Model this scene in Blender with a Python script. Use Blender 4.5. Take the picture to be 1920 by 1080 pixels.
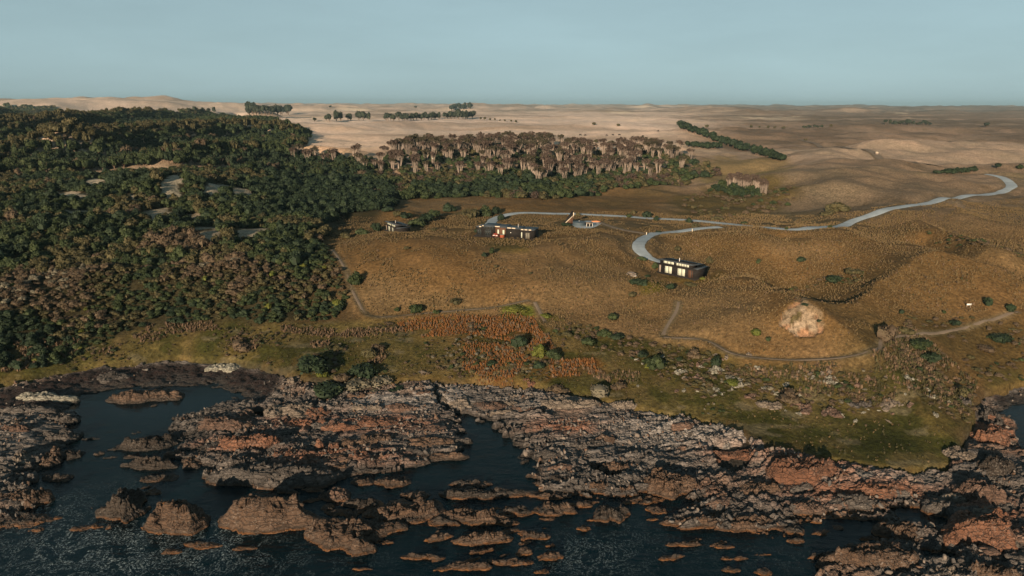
import bpy, math, random
import numpy as np

for _o in list(bpy.data.objects):
    bpy.data.objects.remove(_o)
random.seed(7)
RNG = np.random.default_rng(11)
SC = bpy.context.scene
COL = SC.collection

# ------------------------------------------------------------------ camera, sky, sun, exposure
CAMH = 58.0
PITCH = math.radians(15.0)
ROLL = math.radians(0.25)
F = 1280.0                                   # focal length in pixels of the 1920 px wide photograph
_f = np.array([0, math.cos(PITCH), -math.sin(PITCH)])
_u = np.array([0, math.sin(PITCH), math.cos(PITCH)])
_r = np.array([1.0, 0, 0])
CR = math.cos(ROLL) * _r + math.sin(ROLL) * _u
CU = -math.sin(ROLL) * _r + math.cos(ROLL) * _u
cam = bpy.data.cameras.new('camera')
cam.sensor_width = 36.0
cam.lens = 36.0 * F / 1920.0
cam.clip_start = 1.0
cam.clip_end = 60000.0
cam_ob = bpy.data.objects.new('camera', cam)
COL.objects.link(cam_ob)
import mathutils
_m = mathutils.Matrix(((CR[0], CU[0], -_f[0], 0), (CR[1], CU[1], -_f[1], 0), (CR[2], CU[2], -_f[2], CAMH), (0, 0, 0, 1)))
cam_ob.matrix_world = _m
SC.camera = cam_ob

SUN_EL = math.radians(13.0)
SHADOW_AZ = math.radians(20.0)                # shadows run away from the camera and to the right
sun_dir = np.array([-math.sin(SHADOW_AZ) * math.cos(SUN_EL), -math.cos(SHADOW_AZ) * math.cos(SUN_EL), math.sin(SUN_EL)])
W = bpy.data.worlds.new('World')
SC.world = W
W.use_nodes = True
wn = W.node_tree.nodes
wl = W.node_tree.links
sky = wn.new('ShaderNodeTexSky')
sky.sky_type = 'NISHITA'
sky.sun_disc = False
sky.sun_elevation = SUN_EL
sky.sun_rotation = math.atan2(sun_dir[0], sun_dir[1])
sky.altitude = 60.0
sky.air_density = 1.0
sky.dust_density = 0.6
sky.ozone_density = 2.5
bg = wn['Background']
bg.inputs['Strength'].default_value = 0.11
# the photograph's sky is an even grey-teal veil: flatten the sky's range and pull its hue toward that everywhere
bw0 = wn.new('ShaderNodeRGBToBW'); wl.new(sky.outputs[0], bw0.inputs[0])
bw = wn.new('ShaderNodeMath'); bw.operation = 'POWER'; bw.inputs[1].default_value = 0.25; wl.new(bw0.outputs[0], bw.inputs[0])
wtc = wn.new('ShaderNodeTexCoord'); wmp = wn.new('ShaderNodeMapping'); wmp.inputs['Scale'].default_value = (1.2, 1.2, 6.0)
wl.new(wtc.outputs['Generated'], wmp.inputs[0])
wno = wn.new('ShaderNodeTexNoise'); wno.inputs['Scale'].default_value = 2.6; wno.inputs['Detail'].default_value = 6; wno.inputs['Roughness'].default_value = 0.6
wl.new(wmp.outputs[0], wno.inputs['Vector'])
wmr = wn.new('ShaderNodeMapRange'); wmr.inputs[1].default_value = 0.3; wmr.inputs[2].default_value = 0.75; wmr.inputs[3].default_value = 0.95; wmr.inputs[4].default_value = 1.09
wl.new(wno.outputs[0], wmr.inputs[0])
veil = wn.new('ShaderNodeMath'); veil.operation = 'MULTIPLY'; wl.new(bw.outputs[0], veil.inputs[0]); wl.new(wmr.outputs[0], veil.inputs[1])
teal = wn.new('ShaderNodeMix'); teal.data_type = 'RGBA'; teal.blend_type = 'MULTIPLY'; teal.inputs[0].default_value = 1.0
wl.new(veil.outputs[0], teal.inputs[6]); teal.inputs[7].default_value = (0.72, 1.02, 1.10, 1)
tint = wn.new('ShaderNodeMix'); tint.data_type = 'RGBA'
tint.inputs[0].default_value = 0.97
wl.new(sky.outputs[0], tint.inputs[6]); wl.new(teal.outputs[2], tint.inputs[7])
wl.new(tint.outputs[2], bg.inputs['Color'])

sun = bpy.data.lights.new('sun', 'SUN')
sun.energy = 5.0
sun.angle = math.radians(0.6)
sun.color = (1.0, 0.74, 0.50)
sun_ob = bpy.data.objects.new('sun', sun)
COL.objects.link(sun_ob)
sun_ob.rotation_euler = mathutils.Vector(sun_dir).to_track_quat('Z', 'Y').to_euler()
sun_ob.location = (0, -50, 120)

SC.view_settings.view_transform = 'Standard'
SC.view_settings.look = 'None'
SC.view_settings.exposure = 1.5
SC.view_settings.gamma = 1.0
SC.view_settings.use_curve_mapping = False
SC.render.engine = 'CYCLES'
SC.cycles.use_denoising = True
SC.cycles.max_bounces = 4
SC.cycles.diffuse_bounces = 2
SC.cycles.glossy_bounces = 2
SC.cycles.transmission_bounces = 2
SC.cycles.volume_bounces = 0
SC.cycles.transparent_max_bounces = 16
SC.cycles.caustics_reflective = False
SC.cycles.caustics_refractive = False

# ------------------------------------------------------------------ numeric helpers
def h01(ix, iy, seed):
    n = (ix.astype(np.int64) * 374761393 + iy.astype(np.int64) * 668265263 + seed * 1274126177) & 0xFFFFFFFF
    n = ((n ^ (n >> 13)) * 1274126177) & 0xFFFFFFFF
    n = ((n ^ (n >> 16)) * 2246822519) & 0xFFFFFFFF
    return ((n ^ (n >> 15)) & 0xFFFFFF) / float(0xFFFFFF)

def vnoise(x, y, seed=0):
    ix = np.floor(x); iy = np.floor(y)
    fx = x - ix; fy = y - iy
    fx = fx * fx * fx * (fx * (fx * 6 - 15) + 10); fy = fy * fy * fy * (fy * (fy * 6 - 15) + 10)
    ix = ix.astype(np.int64); iy = iy.astype(np.int64)
    a = h01(ix, iy, seed); b = h01(ix + 1, iy, seed); c = h01(ix, iy + 1, seed); d = h01(ix + 1, iy + 1, seed)
    return (a * (1 - fx) + b * fx) * (1 - fy) + (c * (1 - fx) + d * fx) * fy

def fbm(x, y, wl_, seed=0, octv=4, gain=0.5):
    """noise in -1..1, first wavelength wl_ in metres"""
    s = 0; a = 1; t = 0
    c, sn = math.cos(0.6), math.sin(0.6)
    for k in range(octv):
        s = s + a * (vnoise(x / wl_ + 17.3 * k, y / wl_ - 9.1 * k, seed + k) * 2 - 1)
        t += a; a *= gain; wl_ /= 2.03
        x, y = c * x - sn * y, sn * x + c * y
    return s / t

def worley(x, y, seed=0, jit=0.9):
    ix = np.floor(x).astype(np.int64); iy = np.floor(y).astype(np.int64)
    f1 = np.full(x.shape, 9.0); f2 = np.full(x.shape, 9.0)
    idv = np.zeros(x.shape); cx = np.zeros(x.shape); cy = np.zeros(x.shape)
    for dx in (-1, 0, 1):
        for dy in (-1, 0, 1):
            jx = ix + dx; jy = iy + dy
            px = jx + 0.5 + jit * (h01(jx, jy, seed) - 0.5); py = jy + 0.5 + jit * (h01(jx, jy, seed + 71) - 0.5)
            d = np.hypot(px - x, py - y)
            n = d < f1
            f2 = np.where(n, f1, np.minimum(f2, d))
            f1 = np.where(n, d, f1)
            idv = np.where(n, h01(jx, jy, seed + 143), idv)
            cx = np.where(n, px - x, cx); cy = np.where(n, py - y, cy)
    return f1, f2, idv, cx, cy

def sstep(a, b, x):
    t = np.clip((x - a) / (b - a), 0, 1)
    return t * t * (3 - 2 * t)

def ray(u, v):
    u = np.asarray(u, float); v = np.asarray(v, float)
    d = _f[None, :] + ((u - 960) / F)[..., None] * CR[None, :] + ((540 - v) / F)[..., None] * CU[None, :]
    return d / np.linalg.norm(d, axis=-1, keepdims=True)

def at_z(u, v, z):
    d = ray(np.atleast_1d(u), np.atleast_1d(v))
    t = (np.asarray(z, float) - CAMH) / d[:, 2]
    return d[:, 0] * t, d[:, 1] * t

def poly_in(px, py, poly):
    ins = np.zeros(px.shape, bool)
    n = len(poly)
    for i in range(n):
        x0, y0 = poly[i]; x1, y1 = poly[(i + 1) % n]
        if y0 == y1: continue
        c = ((y0 > py) != (y1 > py)) & (px < (x1 - x0) * (py - y0) / (y1 - y0) + x0)
        ins ^= c
    return ins

def seg_dist(px, py, pts, closed=False):
    d = np.full(px.shape, 1e9); par = np.zeros(px.shape)
    n = len(pts)
    for i in range(n if closed else n - 1):
        x0, y0 = pts[i]; x1, y1 = pts[(i + 1) % n]
        dx, dy = x1 - x0, y1 - y0
        L = dx * dx + dy * dy + 1e-9
        t = np.clip(((px - x0) * dx + (py - y0) * dy) / L, 0, 1)
        e = np.hypot(px - x0 - t * dx, py - y0 - t * dy)
        m = e < d
        par = np.where(m, i + t, par)
        d = np.minimum(d, e)
    return d, par

def poly_mask(px, py, poly, soft):
    """1 inside, 0 outside a world-space polygon, soft edge in metres"""
    out = np.zeros(px.shape)
    P = np.array(poly)
    b = (px > P[:, 0].min() - soft) & (px < P[:, 0].max() + soft) & (py > P[:, 1].min() - soft) & (py < P[:, 1].max() + soft)
    if not b.any(): return out
    x = px[b]; y = py[b]
    d, _ = seg_dist(x, y, poly, True)
    s = np.where(poly_in(x, y, poly), d, -d)
    out[b] = sstep(-soft, soft, s)
    return out

# ------------------------------------------------------------------ land form
COLS = {
 -200: [(760,1.0),(720,2.5),(690,4),(650,6.5),(600,10),(550,13),(500,16),(450,18.5),(400,21),(350,23),(320,24),(300,25),(280,27),(250,30),(225,34),(208,36),(197,50)],
 0: [(760,0.8),(722,2.3),(690,4),(650,6.5),(600,10),(550,13),(500,16),(450,18.5),(400,21),(350,23),(320,24),(300,25),(280,27),(250,30),(225,34),(208,36),(198,50)],
 300: [(745,0.3),(678,2.4),(640,5),(600,8),(550,12),(500,15),(450,17),(400,19),(370,21.5),(348,25),(320,22),(300,24),(280,26),(250,29),(225,33),(208,36),(199,50)],
 480: [(720,1.5),(700,2.6),(650,4.4),(610,6.2),(560,11),(500,15),(450,17),(400,17.5),(360,18),(330,20),(300,22),(280,24),(250,28),(225,31),(208,35),(199,50)],
 600: [(722,2.4),(690,3.4),(650,4.4),(610,6),(580,8),(540,11.5),(500,14.5),(460,16),(440,16.5),(420,15),(400,14),(370,14),(340,15),(310,19),(290,22),(260,24),(235,26),(215,30),(203,36),(199,50)],
 760: [(722,2.4),(690,3.4),(650,4.4),(610,6),(580,8),(540,11.5),(500,15),(470,17),(445,17.8),(430,15.5),(405,14),(380,13.8),(360,14),(335,16),(310,20),(288,24),(262,25),(235,26),(215,30),(203,36),(199,50)],
 900: [(730,2.4),(700,3.4),(650,5),(610,6.5),(580,8),(550,10.5),(500,14.5),(470,16.5),(450,16.8),(440,16.3),(425,15),(405,14),(385,13.5),(365,13.5),(340,15),(310,19.5),(285,24),(270,25),(250,24),(230,27),(212,32),(203,38),(199,50)],
 1050: [(745,2.4),(710,3.4),(665,5),(620,7),(580,8.8),(550,11),(500,14.2),(470,15.8),(445,16.2),(428,14.6),(405,13.8),(385,13.3),(362,13.3),(335,16),(305,20.5),(283,24),(268,25),(248,24.5),(228,28),(212,32),(203,38),(199,50)],
 1150: [(760,2.4),(720,3.4),(680,5),(640,6.5),(600,8.5),(560,11),(520,13),(480,14.8),(450,15.2),(430,14.3),(405,13.5),(385,13),(360,13),(330,16.5),(300,21),(280,24),(265,24.5),(245,25),(225,28),(210,33),(203,38),(200,50)],
 1270: [(780,2.4),(740,3.4),(690,5),(650,6.5),(600,9),(560,11),(525,12),(500,12.2),(480,12.8),(450,14),(430,13.8),(405,13.3),(370,13.3),(330,16),(300,20),(280,23),(265,24),(245,25),(225,28),(210,33),(203,38),(200,50)],
 1390: [(830,2.2),(790,2.6),(740,4),(690,6),(650,8),(600,11),(560,12.5),(530,12.8),(500,13),(470,14.5),(440,15.2),(425,14),(405,13.5),(375,14),(350,15),(320,16.5),(300,18),(280,20),(250,24),(225,28),(210,33),(203,38),(200,50)],
 1500: [(870,2.1),(830,2.5),(780,3),(740,4.5),(700,6.5),(670,8),(630,10.5),(590,13.8),(572,14.6),(530,10.8),(500,13.5),(470,15.5),(440,17),(430,17),(415,14.5),(395,15),(360,19),(340,21),(320,19.5),(300,19.5),(280,20),(250,23),(225,28),(210,33),(203,38),(200,50)],
 1600: [(885,2.1),(840,2.5),(785,3.2),(745,4.8),(700,7),(670,9),(635,11.5),(600,13.2),(560,13.5),(520,14),(490,16),(465,17),(440,16.2),(415,16.2),(402,16.5),(380,17),(350,20),(320,20),(300,20),(280,20.5),(250,23.5),(225,28),(210,33),(203,38),(201,50)],
 1700: [(888,2.1),(840,2.5),(790,3.4),(750,5.5),(700,8.6),(670,10.5),(640,12),(600,14),(560,15.7),(520,18),(490,19.6),(450,17),(430,17),(400,18),(385,18.6),(360,19.6),(330,20.6),(300,20.5),(280,21),(250,24),(225,28),(210,33),(204,38),(201,50)],
 1800: [(880,1.5),(830,2.5),(780,5.5),(740,8),(700,9.5),(660,10.5),(620,11.5),(590,12.6),(560,15),(530,17.5),(500,20),(485,20.6),(450,17.4),(420,17.6),(390,18.2),(370,18.8),(340,20),(310,20.5),(280,21),(250,24),(225,28),(211,33),(205,38),(201,50)],
 1920: [(800,-1),(750,0.4),(718,2.4),(700,3.6),(660,5.6),(620,8),(585,10.8),(560,12.5),(530,15),(500,17.5),(480,18.5),(460,17),(430,17.5),(400,18),(365,19),(340,20),(310,20.5),(280,21),(250,24),(225,28),(212,33),(205,38),(202,50)],
 2120: [(800,-1),(750,0.4),(718,2.4),(700,3.6),(660,5.6),(620,8),(585,10.8),(560,12.5),(530,15),(500,17.5),(480,18.5),(460,17),(430,17.5),(400,18),(365,19),(340,20),(310,20.5),(280,21),(250,24),(225,28),(212,33),(205,38),(202,50)],
}
CT = []
for uu, prof in COLS.items():
    last = 0
    for vv, zz in prof:
        x, y = at_z(uu, vv, zz)
        dd = math.hypot(x[0], y[0])
        if dd <= last * 1.004:
            continue
        last = dd
        if dd > 7000: break
        CT.append((math.atan2(x[0], y[0]), math.log(dd), zz))
for uu in (-200, 0, 300, 600, 900, 1150, 1300, 1500, 1700, 1920, 2120):
    for vv, zz in ((960, -0.2), (1080, -0.6)):
        x, y = at_z(uu, vv, zz)
        CT.append((math.atan2(x[0], y[0]), math.log(math.hypot(x[0], y[0])), zz))
for th in np.linspace(-0.75, 0.75, 9):
    for dd, zz in ((7500, 52), (13000, 56)):
        CT.append((th, math.log(dd), zz))
CT = np.array(CT)
TA, TB = 1.6, 1.0
def _phi(r2):
    return 0.5 * r2 * np.log(r2 + 1e-12)
_n = len(CT)
_cx = CT[:, 0] * TA; _cy = CT[:, 1] * TB
_K = _phi((_cx[:, None] - _cx[None]) ** 2 + (_cy[:, None] - _cy[None]) ** 2) + np.eye(_n) * 2e-4
_P = np.stack([np.ones(_n), _cx, _cy], 1)
_A = np.block([[_K, _P], [_P.T, np.zeros((3, 3))]])
_w = np.linalg.solve(_A, np.concatenate([CT[:, 2], np.zeros(3)]))

NT = 840
TH = np.linspace(-0.76, 0.76, NT)
_rr = [58.0]
while _rr[-1] < 13000:
    r = _rr[-1]
    g = 0.0042 if r < 330 else (0.0042 + 0.0095 * min(1, (r - 330) / 700))
    _rr.append(r * (1 + g))
RR = np.array(_rr); NR = len(RR)
LR = np.log(RR)
# the spline on a coarse polar grid, then bilinear to the mesh grid
_ct = np.linspace(-0.76, 0.76, 170); _cl = np.linspace(LR[0], LR[-1], 330)
_gx, _gy = np.meshgrid(_ct * TA, _cl * TB)
Zc_ = np.full(_gx.shape, _w[_n]) + _w[_n + 1] * _gx + _w[_n + 2] * _gy
for i in range(_n):
    Zc_ += _w[i] * _phi((_gx - _cx[i]) ** 2 + (_gy - _cy[i]) ** 2)
def bil(G, t0, t1, l0, l1, th, lr):
    a = np.clip((th - t0) / (t1 - t0) * (G.shape[1] - 1), 0, G.shape[1] - 1.001)
    b = np.clip((lr - l0) / (l1 - l0) * (G.shape[0] - 1), 0, G.shape[0] - 1.001)
    ia = a.astype(int); ib = b.astype(int); fa = a - ia; fb = b - ib
    return (G[ib, ia] * (1 - fa) + G[ib, ia + 1] * fa) * (1 - fb) + (G[ib + 1, ia] * (1 - fa) + G[ib + 1, ia + 1] * fa) * fb
TG, LG = np.meshgrid(TH, LR)
RG = np.exp(LG)
GX = RG * np.sin(TG); GY = RG * np.cos(TG)
GZ = bil(Zc_, -0.76, 0.76, LR[0], LR[-1], TG, LG)
_ridx = np.arange(NR)
def H(x, y):
    """height of the land mesh"""
    x = np.asarray(x, float); y = np.asarray(y, float)
    th = np.arctan2(x, y); rr = np.log(np.maximum(np.hypot(x, y), 58.0))
    a = np.clip((th + 0.76) / 1.52 * (NT - 1), 0, NT - 1.001); ia = a.astype(int); fa = a - ia
    b = np.clip(np.interp(rr, LR, _ridx), 0, NR - 1.001); ib = b.astype(int); fb = b - ib
    return (GZ[ib, ia] * (1 - fa) + GZ[ib, ia + 1] * fa) * (1 - fb) + (GZ[ib + 1, ia] * (1 - fa) + GZ[ib + 1, ia + 1] * fa) * fb
def at(u, v):
    """where the line of sight through a photograph pixel meets the land: world x, y"""
    u = np.atleast_1d(np.asarray(u, float)); v = np.atleast_1d(np.asarray(v, float))
    d = ray(u, v)
    hz = np.hypot(d[:, 0], d[:, 1])
    T = np.exp(np.linspace(math.log(60), math.log(12500), 1400))
    ox = np.zeros(len(u)); oy = np.zeros(len(u))
    for i in range(len(u)):
        t = T / hz[i]
        X = d[i, 0] * t; Y = d[i, 1] * t; Z = CAMH + d[i, 2] * t
        g = Z - H(X, Y)
        k = np.argmax(g < 0) if (g < 0).any() else len(T) - 1
        if k > 0:
            f = g[k - 1] / (g[k - 1] - g[k] + 1e-9); f = min(max(f, 0), 1)
        else: f = 0
        k0 = max(k - 1, 0)
        ox[i] = X[k0] * (1 - f) + X[k] * f; oy[i] = Y[k0] * (1 - f) + Y[k] * f
    return ox, oy
def pts(px):
    a = np.array(px, float)
    x, y = at(a[:, 0], a[:, 1])
    return list(zip(x, y))
def pts_z(px, z):
    a = np.array(px, float)
    x, y = at_z(a[:, 0], a[:, 1], z)
    return list(zip(x, y))

# hills and ridges: (pixel polyline on the base land, height m, width m across, width m lengthwise fade)
def ridge(px, hgt, wid):
    global GZ
    p = pts(px)
    P = np.array(p); R_ = wid * 3
    b = (GX > P[:, 0].min() - R_) & (GX < P[:, 0].max() + R_) & (GY > P[:, 1].min() - R_) & (GY < P[:, 1].max() + R_)
    x = GX[b] + fbm(GX[b], GY[b], wid * 2, 5, 2) * wid * 0.35; y = GY[b] + fbm(GX[b], GY[b], wid * 2, 9, 2) * wid * 0.35
    d, _ = seg_dist(x, y, p)
    GZ[b] += hgt * np.exp(-(d / wid) ** 2)
# far skyline dunes
for px, hgt, wid in [
    ([(20,199),(60,198)], 22, 220), ([(140,199),(215,199)], 18, 200), ([(300,200),(335,200)], 14, 200), ([(430,200),(470,200)], 14, 260),
    ([(880,200),(905,200)], 38, 190), ([(800,202),(850,202)], 12, 260), ([(1180,201),(1215,200)], 22, 200), ([(1330,202),(1345,202)], 20, 130),
    ([(1375,202),(1390,202)], 18, 130), ([(1550,202),(1600,202)], 30, 190), ([(1690,203),(1740,203)], 18, 240), ([(1860,205),(1900,205)], 16, 240),
    ([(960,208),(1040,207)], 9, 110), ([(1080,211),(1150,212)], 7, 100), ([(600,207),(700,205)], 8, 160), ([(1300,210),(1420,214)], 8, 170), ([(1480,210),(1580,212)], 9, 150),
    ([(1640,209),(1680,208)], 12, 120), ([(1780,208),(1880,210)], 9, 150), ([(1100,222),(1250,224)], 4, 90),
    ([(640,244),(760,236),(900,234)], 5.0, 70), ([(560,262),(700,262)], 3.5, 45), ([(1500,262),(1700,262)], 4, 90), ([(1600,285),(1800,290)], 3, 50)]:
    ridge(px, hgt * (0.75 if wid > 120 else 0.9), wid * (0.5 if wid > 120 else 0.8))
# wooded ridges on the left
for px, hgt, wid in [
    ([(-120,208),(40,205),(90,207)], 16, 70), ([(-120,232),(60,224),(180,216),(290,211)], 16, 42), ([(-150,285),(60,262),(200,240),(330,226),(440,220),(500,222)], 15, 30),
    ([(120,300),(260,278),(400,262),(520,258)], 12, 22), ([(330,320),(450,302),(560,292),(640,300)], 8, 17), ([(-150,318),(60,300),(180,285)], 9, 20), ([(430,232),(540,236)], 4, 40)]:
    ridge(px, hgt, wid)
# dunes on the right
for px, hgt, wid in [
    ([(1470,372),(1560,362)], 3.2, 14), ([(1500,330),(1560,300),(1620,290)], 4.5, 26), ([(1400,318),(1470,300)], 3, 22),
    ([(1640,352),(1760,345)], 2.5, 22), ([(1400,530),(1460,556),(1520,580),(1550,592)], 2.0, 9), ([(1720,430),(1830,470),(1920,520)], 2.6, 7),
    ([(1330,450),(1450,445),(1560,450)], 2.4, 11), ([(1620,520),(1750,480),(1800,490)], 1.5, 12),
    ([(1250,560),(1340,560)], 1.4, 9), ([(700,470),(840,455)], 1.0, 12), ([(700,530),(1000,540)], 1.0, 10),
    ([(640,405),(720,402),(760,404)], 2.2, 8), ([(310,362),(345,350)], 2.5, 9), ([(400,362),(450,360)], 2.0, 10),
    ([(1430,470),(1520,462),(1600,470)], 1.8, 9), ([(1650,540),(1740,530)], 1.4, 8), ([(1820,420),(1900,430)], 2.2, 10), ([(1700,410),(1780,400)], 1.6, 10), ([(1060,470),(1150,465)], 1.2, 10), ([(820,490),(960,480)], 1.4, 12), ([(1100,540),(1180,530)], 1.0, 8), ([(1300,600),(1380,610)], 1.2, 7), ([(1580,330),(1700,318)], 4, 20), ([(1700,285),(1850,280)], 5, 40), ([(1550,250),(1700,246)], 5, 60), ([(1300,255),(1420,250)], 4, 60), ([(1000,240),(1200,238)], 4, 60), ([(1780,300),(1900,296)], 4, 30), ([(1380,345),(1460,335)], 2, 14), ([(150,375),(260,370)], 1.6, 10), ([(470,400),(530,395)], 1.4, 8), ([(100,440),(300,430)], 2.2, 9), ([(380,455),(520,440)], 2, 9),
    ([(200,520),(420,515)], 1.6, 7), ([(0,560),(150,540)], 1.6, 7)]:
    ridge(px, hgt * (1.4 if px[0][0] > 1000 else 1.15), wid)
for px, hgt, wid in [([(1500,540),(1560,530),(1610,505),(1670,482)], -2.2, 9), ([(1740,440),(1830,455),(1920,490)], -3.2, 4.5), ([(1420,540),(1480,528)], -1.0, 6),
                     ([(1180,565),(1290,575)], -1.0, 6), ([(760,425),(830,420)], -0.8, 6)]:
    ridge(px, hgt, wid)
# rolling unevenness, larger with distance
GZ += fbm(GX, GY, 34, 21, 3) * (2.0 + 1.2 * sstep(0.1, 0.4, TG)) * sstep(125, 190, RG)
GZ += (np.abs(fbm(GX, GY, 60, 25, 3)) - 0.25) * -5.0 * sstep(250, 380, RG) * sstep(0.05, 0.25, TG)
GZ += fbm(GX, GY, 7, 31, 3) * 0.30 * sstep(115, 160, RG) * (1 - sstep(500, 900, RG))
GZ += fbm(GX, GY, 120, 41, 4) * 4.2 * sstep(430, 900, RG)
GZ += fbm(GX, GY, 500, 51, 5) * 13 * sstep(1300, 4500, RG)
GZ += np.maximum(0, fbm(GX, GY, 260, 55, 3) - 0.12) * 34 * sstep(1600, 3500, RG)

def pad(x, y, rad, z=None, soft=5.0):
    """a levelled building platform"""
    global GZ
    if z is None: z = float(H(np.array([x]), np.array([y]))[0])
    d = np.hypot(GX - x, GY - y)
    k = 1 - sstep(rad, rad + soft, d)
    GZ = GZ * (1 - k) + z * k
    return z

def smooth_line(p, step):
    P = np.array(p, float)
    out = []
    Q = np.vstack([2 * P[0] - P[1], P, 2 * P[-1] - P[-2]])
    for i in range(1, len(Q) - 2):
        a, b, c, d = Q[i - 1], Q[i], Q[i + 1], Q[i + 2]
        n = max(2, int(np.linalg.norm(c - b) / step))
        for k in range(n):
            t = k / n
            out.append(0.5 * ((2 * b) + (c - a) * t + (2 * a - 5 * b + 4 * c - d) * t * t + (3 * b - a - 3 * c + d) * t ** 3))
    out.append(P[-1])
    return np.array(out)

# ------------------------------------------------------------------ building platforms and roads cut into the land
def one(u, v):
    x, y = at([u], [v]); return float(x[0]), float(y[0])
HOUSE3 = one(1275, 512); HOUSE3Z = pad(HOUSE3[0] + 1, HOUSE3[1] + 1.5, 8.0)
HOUSE2 = one(950, 443); HOUSE2Z = pad(HOUSE2[0], HOUSE2[1] + 1, 12.0)
HOUSE1 = one(748, 432); HOUSE1Z = pad(HOUSE1[0], HOUSE1[1] + 4, 8.0)
PAV = one(1080, 421); PAVZ = pad(PAV[0] + 2, PAV[1], 11.0)
ROADS = {
 'main': ([(905,432),(915,422),(926,413),(942,405),(965,400),(1000,399),(1050,401),(1120,404),(1200,408),(1270,412),(1340,418),(1400,424),(1450,428),(1510,428),(1560,424),(1600,415),(1640,401),(1700,386),(1750,380),(1800,371),(1850,366),(1882,359),(1897,350),(1890,340),(1872,331),(1850,327)], 4.4),
 'far': ([(1770,315),(1740,308),(1700,300),(1640,289),(1580,277),(1530,267),(1500,262)], 5.0),
 'spur': ([(1350,426),(1290,432),(1240,437),(1212,445),(1198,456),(1197,466),(1208,478),(1226,488),(1250,495)], 4.0),
 'yard': ([(818,402),(798,409),(782,416),(772,424)], 5.0),
 'link': ([(1210,438),(1170,431),(1140,423),(1122,416)], 2.2),
}
PATHS = {
 'west': ([(622,468),(634,482),(648,505),(655,530),(662,548),(672,566),(680,582),(690,595),(720,595),(770,590),(830,585),(880,580),(925,577),(955,571),(990,563)], 1.0),
 'mid': ([(1003,567),(1012,585),(1022,603)], 1.1),
 'down': ([(1272,566),(1270,580),(1260,597),(1250,612),(1243,628)], 1.1),
 'coast': ([(1245,632),(1290,634),(1325,634),(1345,647),(1368,664),(1420,671),(1480,675),(1540,674),(1600,668),(1638,658),(1655,640),(1652,622),(1664,603),(1690,589),(1730,580),(1780,578),(1840,581),(1910,585)], 1.0),
}
LINES = {}
for nm, (px, wd) in list(ROADS.items()) + list(PATHS.items()):
    L = smooth_line(pts(px), 2.0 if nm in ROADS and nm != 'far' else (6.0 if nm == 'far' else 1.2))
    for _ in range(3):
        L[1:-1] = 0.25 * L[:-2] + 0.5 * L[1:-1] + 0.25 * L[2:]
    LINES[nm] = (L, wd)
    P = L; R_ = 9
    zc = H(P[:, 0], P[:, 1])
    for _ in range(10):
        zc[1:-1] = 0.25 * zc[:-2] + 0.5 * zc[1:-1] + 0.25 * zc[2:]
    b = (GX > P[:, 0].min() - R_) & (GX < P[:, 0].max() + R_) & (GY > P[:, 1].min() - R_) & (GY < P[:, 1].max() + R_)
    st = max(1, len(P) // 90)
    Ps = P[::st]; zs = zc[::st]
    d, par = seg_dist(GX[b], GY[b], [tuple(q) for q in Ps])
    zl = np.interp(par, np.arange(len(zs)), zs)
    k = 1 - sstep(wd * 0.8, wd * 0.8 + (4.0 if nm in ROADS else 1.5), d)
    GZ[b] = GZ[b] * (1 - k) + zl * k

# ------------------------------------------------------------------ shore outlines
REEF = pts_z([(-170,735),(0,722),(150,692),(330,676),(430,679),(520,700),(560,716),(640,724),(820,716),(1000,728),(1100,748),(1190,768),(1330,797),(1440,838),(1460,850),(1600,872),(1700,886),(1790,870),(1832,800),(1850,742),(1920,722),(2120,718),(2120,1300),(-170,1300)], 2.0)
WATER = [pts_z(p, 0.0) for p in [
    [(150,742),(230,732),(330,722),(390,722),(447,746),(385,767),(330,792),(312,812),(340,830),(335,862),(380,884),(375,908),(600,918),(690,892),(760,887),(830,864),(875,852),(890,830),(868,800),(900,790),(935,800),(960,830),(985,835),(975,850),(1000,872),(1008,900),(1010,932),(1200,938),(1215,932),(1290,930),(1330,950),(1250,968),(1250,992),(1480,1002),(1500,985),(1620,985),(1640,1005),(1545,1060),(1500,1100),(1480,1300),(-200,1300),(-200,1010),(40,990),(70,940),(75,890),(110,862),(140,800),(132,770)],
    [(1880,768),(1925,757),(2120,752),(2120,880),(1925,842),(1902,795)],
    [(815,735),(835,742),(872,778),(905,792),(890,805),(860,790),(838,765)],
    [(1425,838),(1468,834),(1472,862),(1440,866)], [(1660,962),(1740,962),(1770,985),(1700,992)], [(1330,852),(1395,845),(1400,885),(1345,890)],
    [(470,772),(520,762),(540,772),(490,785)], [(1090,880),(1140,875),(1150,892),(1100,895)], [(1700,1040),(1760,1030),(1790,1045),(1740,1060)]]]
KELP = pts_z([(-170,745),(0,732),(150,697),(330,680),(440,685),(522,704),(532,716),(490,748),(452,748),(392,722),(330,720),(230,730),(150,738),(60,768),(-170,790)], 1.5)
KELP2 = pts_z([(1858,742),(1920,738),(2120,736),(2120,752),(1925,757),(1885,762)], 1.0)
STRATA = math.radians(7)
def rock_blocks(x, y, seed, ang=STRATA, s1=(3.4, 1.25), s2=(1.05, 0.5)):
    """angular bedded blocks, roughly 0..1, and a per-block number"""
    wx = x + fbm(x, y, 9, seed + 3, 2) * 1.6; wy = y + fbm(x, y, 9, seed + 6, 2) * 1.6
    a = wx * math.cos(ang) + wy * math.sin(ang); c = -wx * math.sin(ang) + wy * math.cos(ang)
    f1, f2, i1, cx, cy = worley(a / s1[0], c / s1[1], seed)
    g1, g2, i2, dx, dy = worley(a / s2[0], c / s2[1], seed + 900)
    z = 0.62 * i1 + 0.42 * cy * (i1 - 0.35) - 0.28 * cx * (i2 - 0.5) - 0.22 * np.exp(-(f2 - f1) * 9)
    z = z + 0.26 * i2 + 0.18 * dy - 0.16 * np.exp(-(g2 - g1) * 7)
    return z, i1, i2

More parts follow.
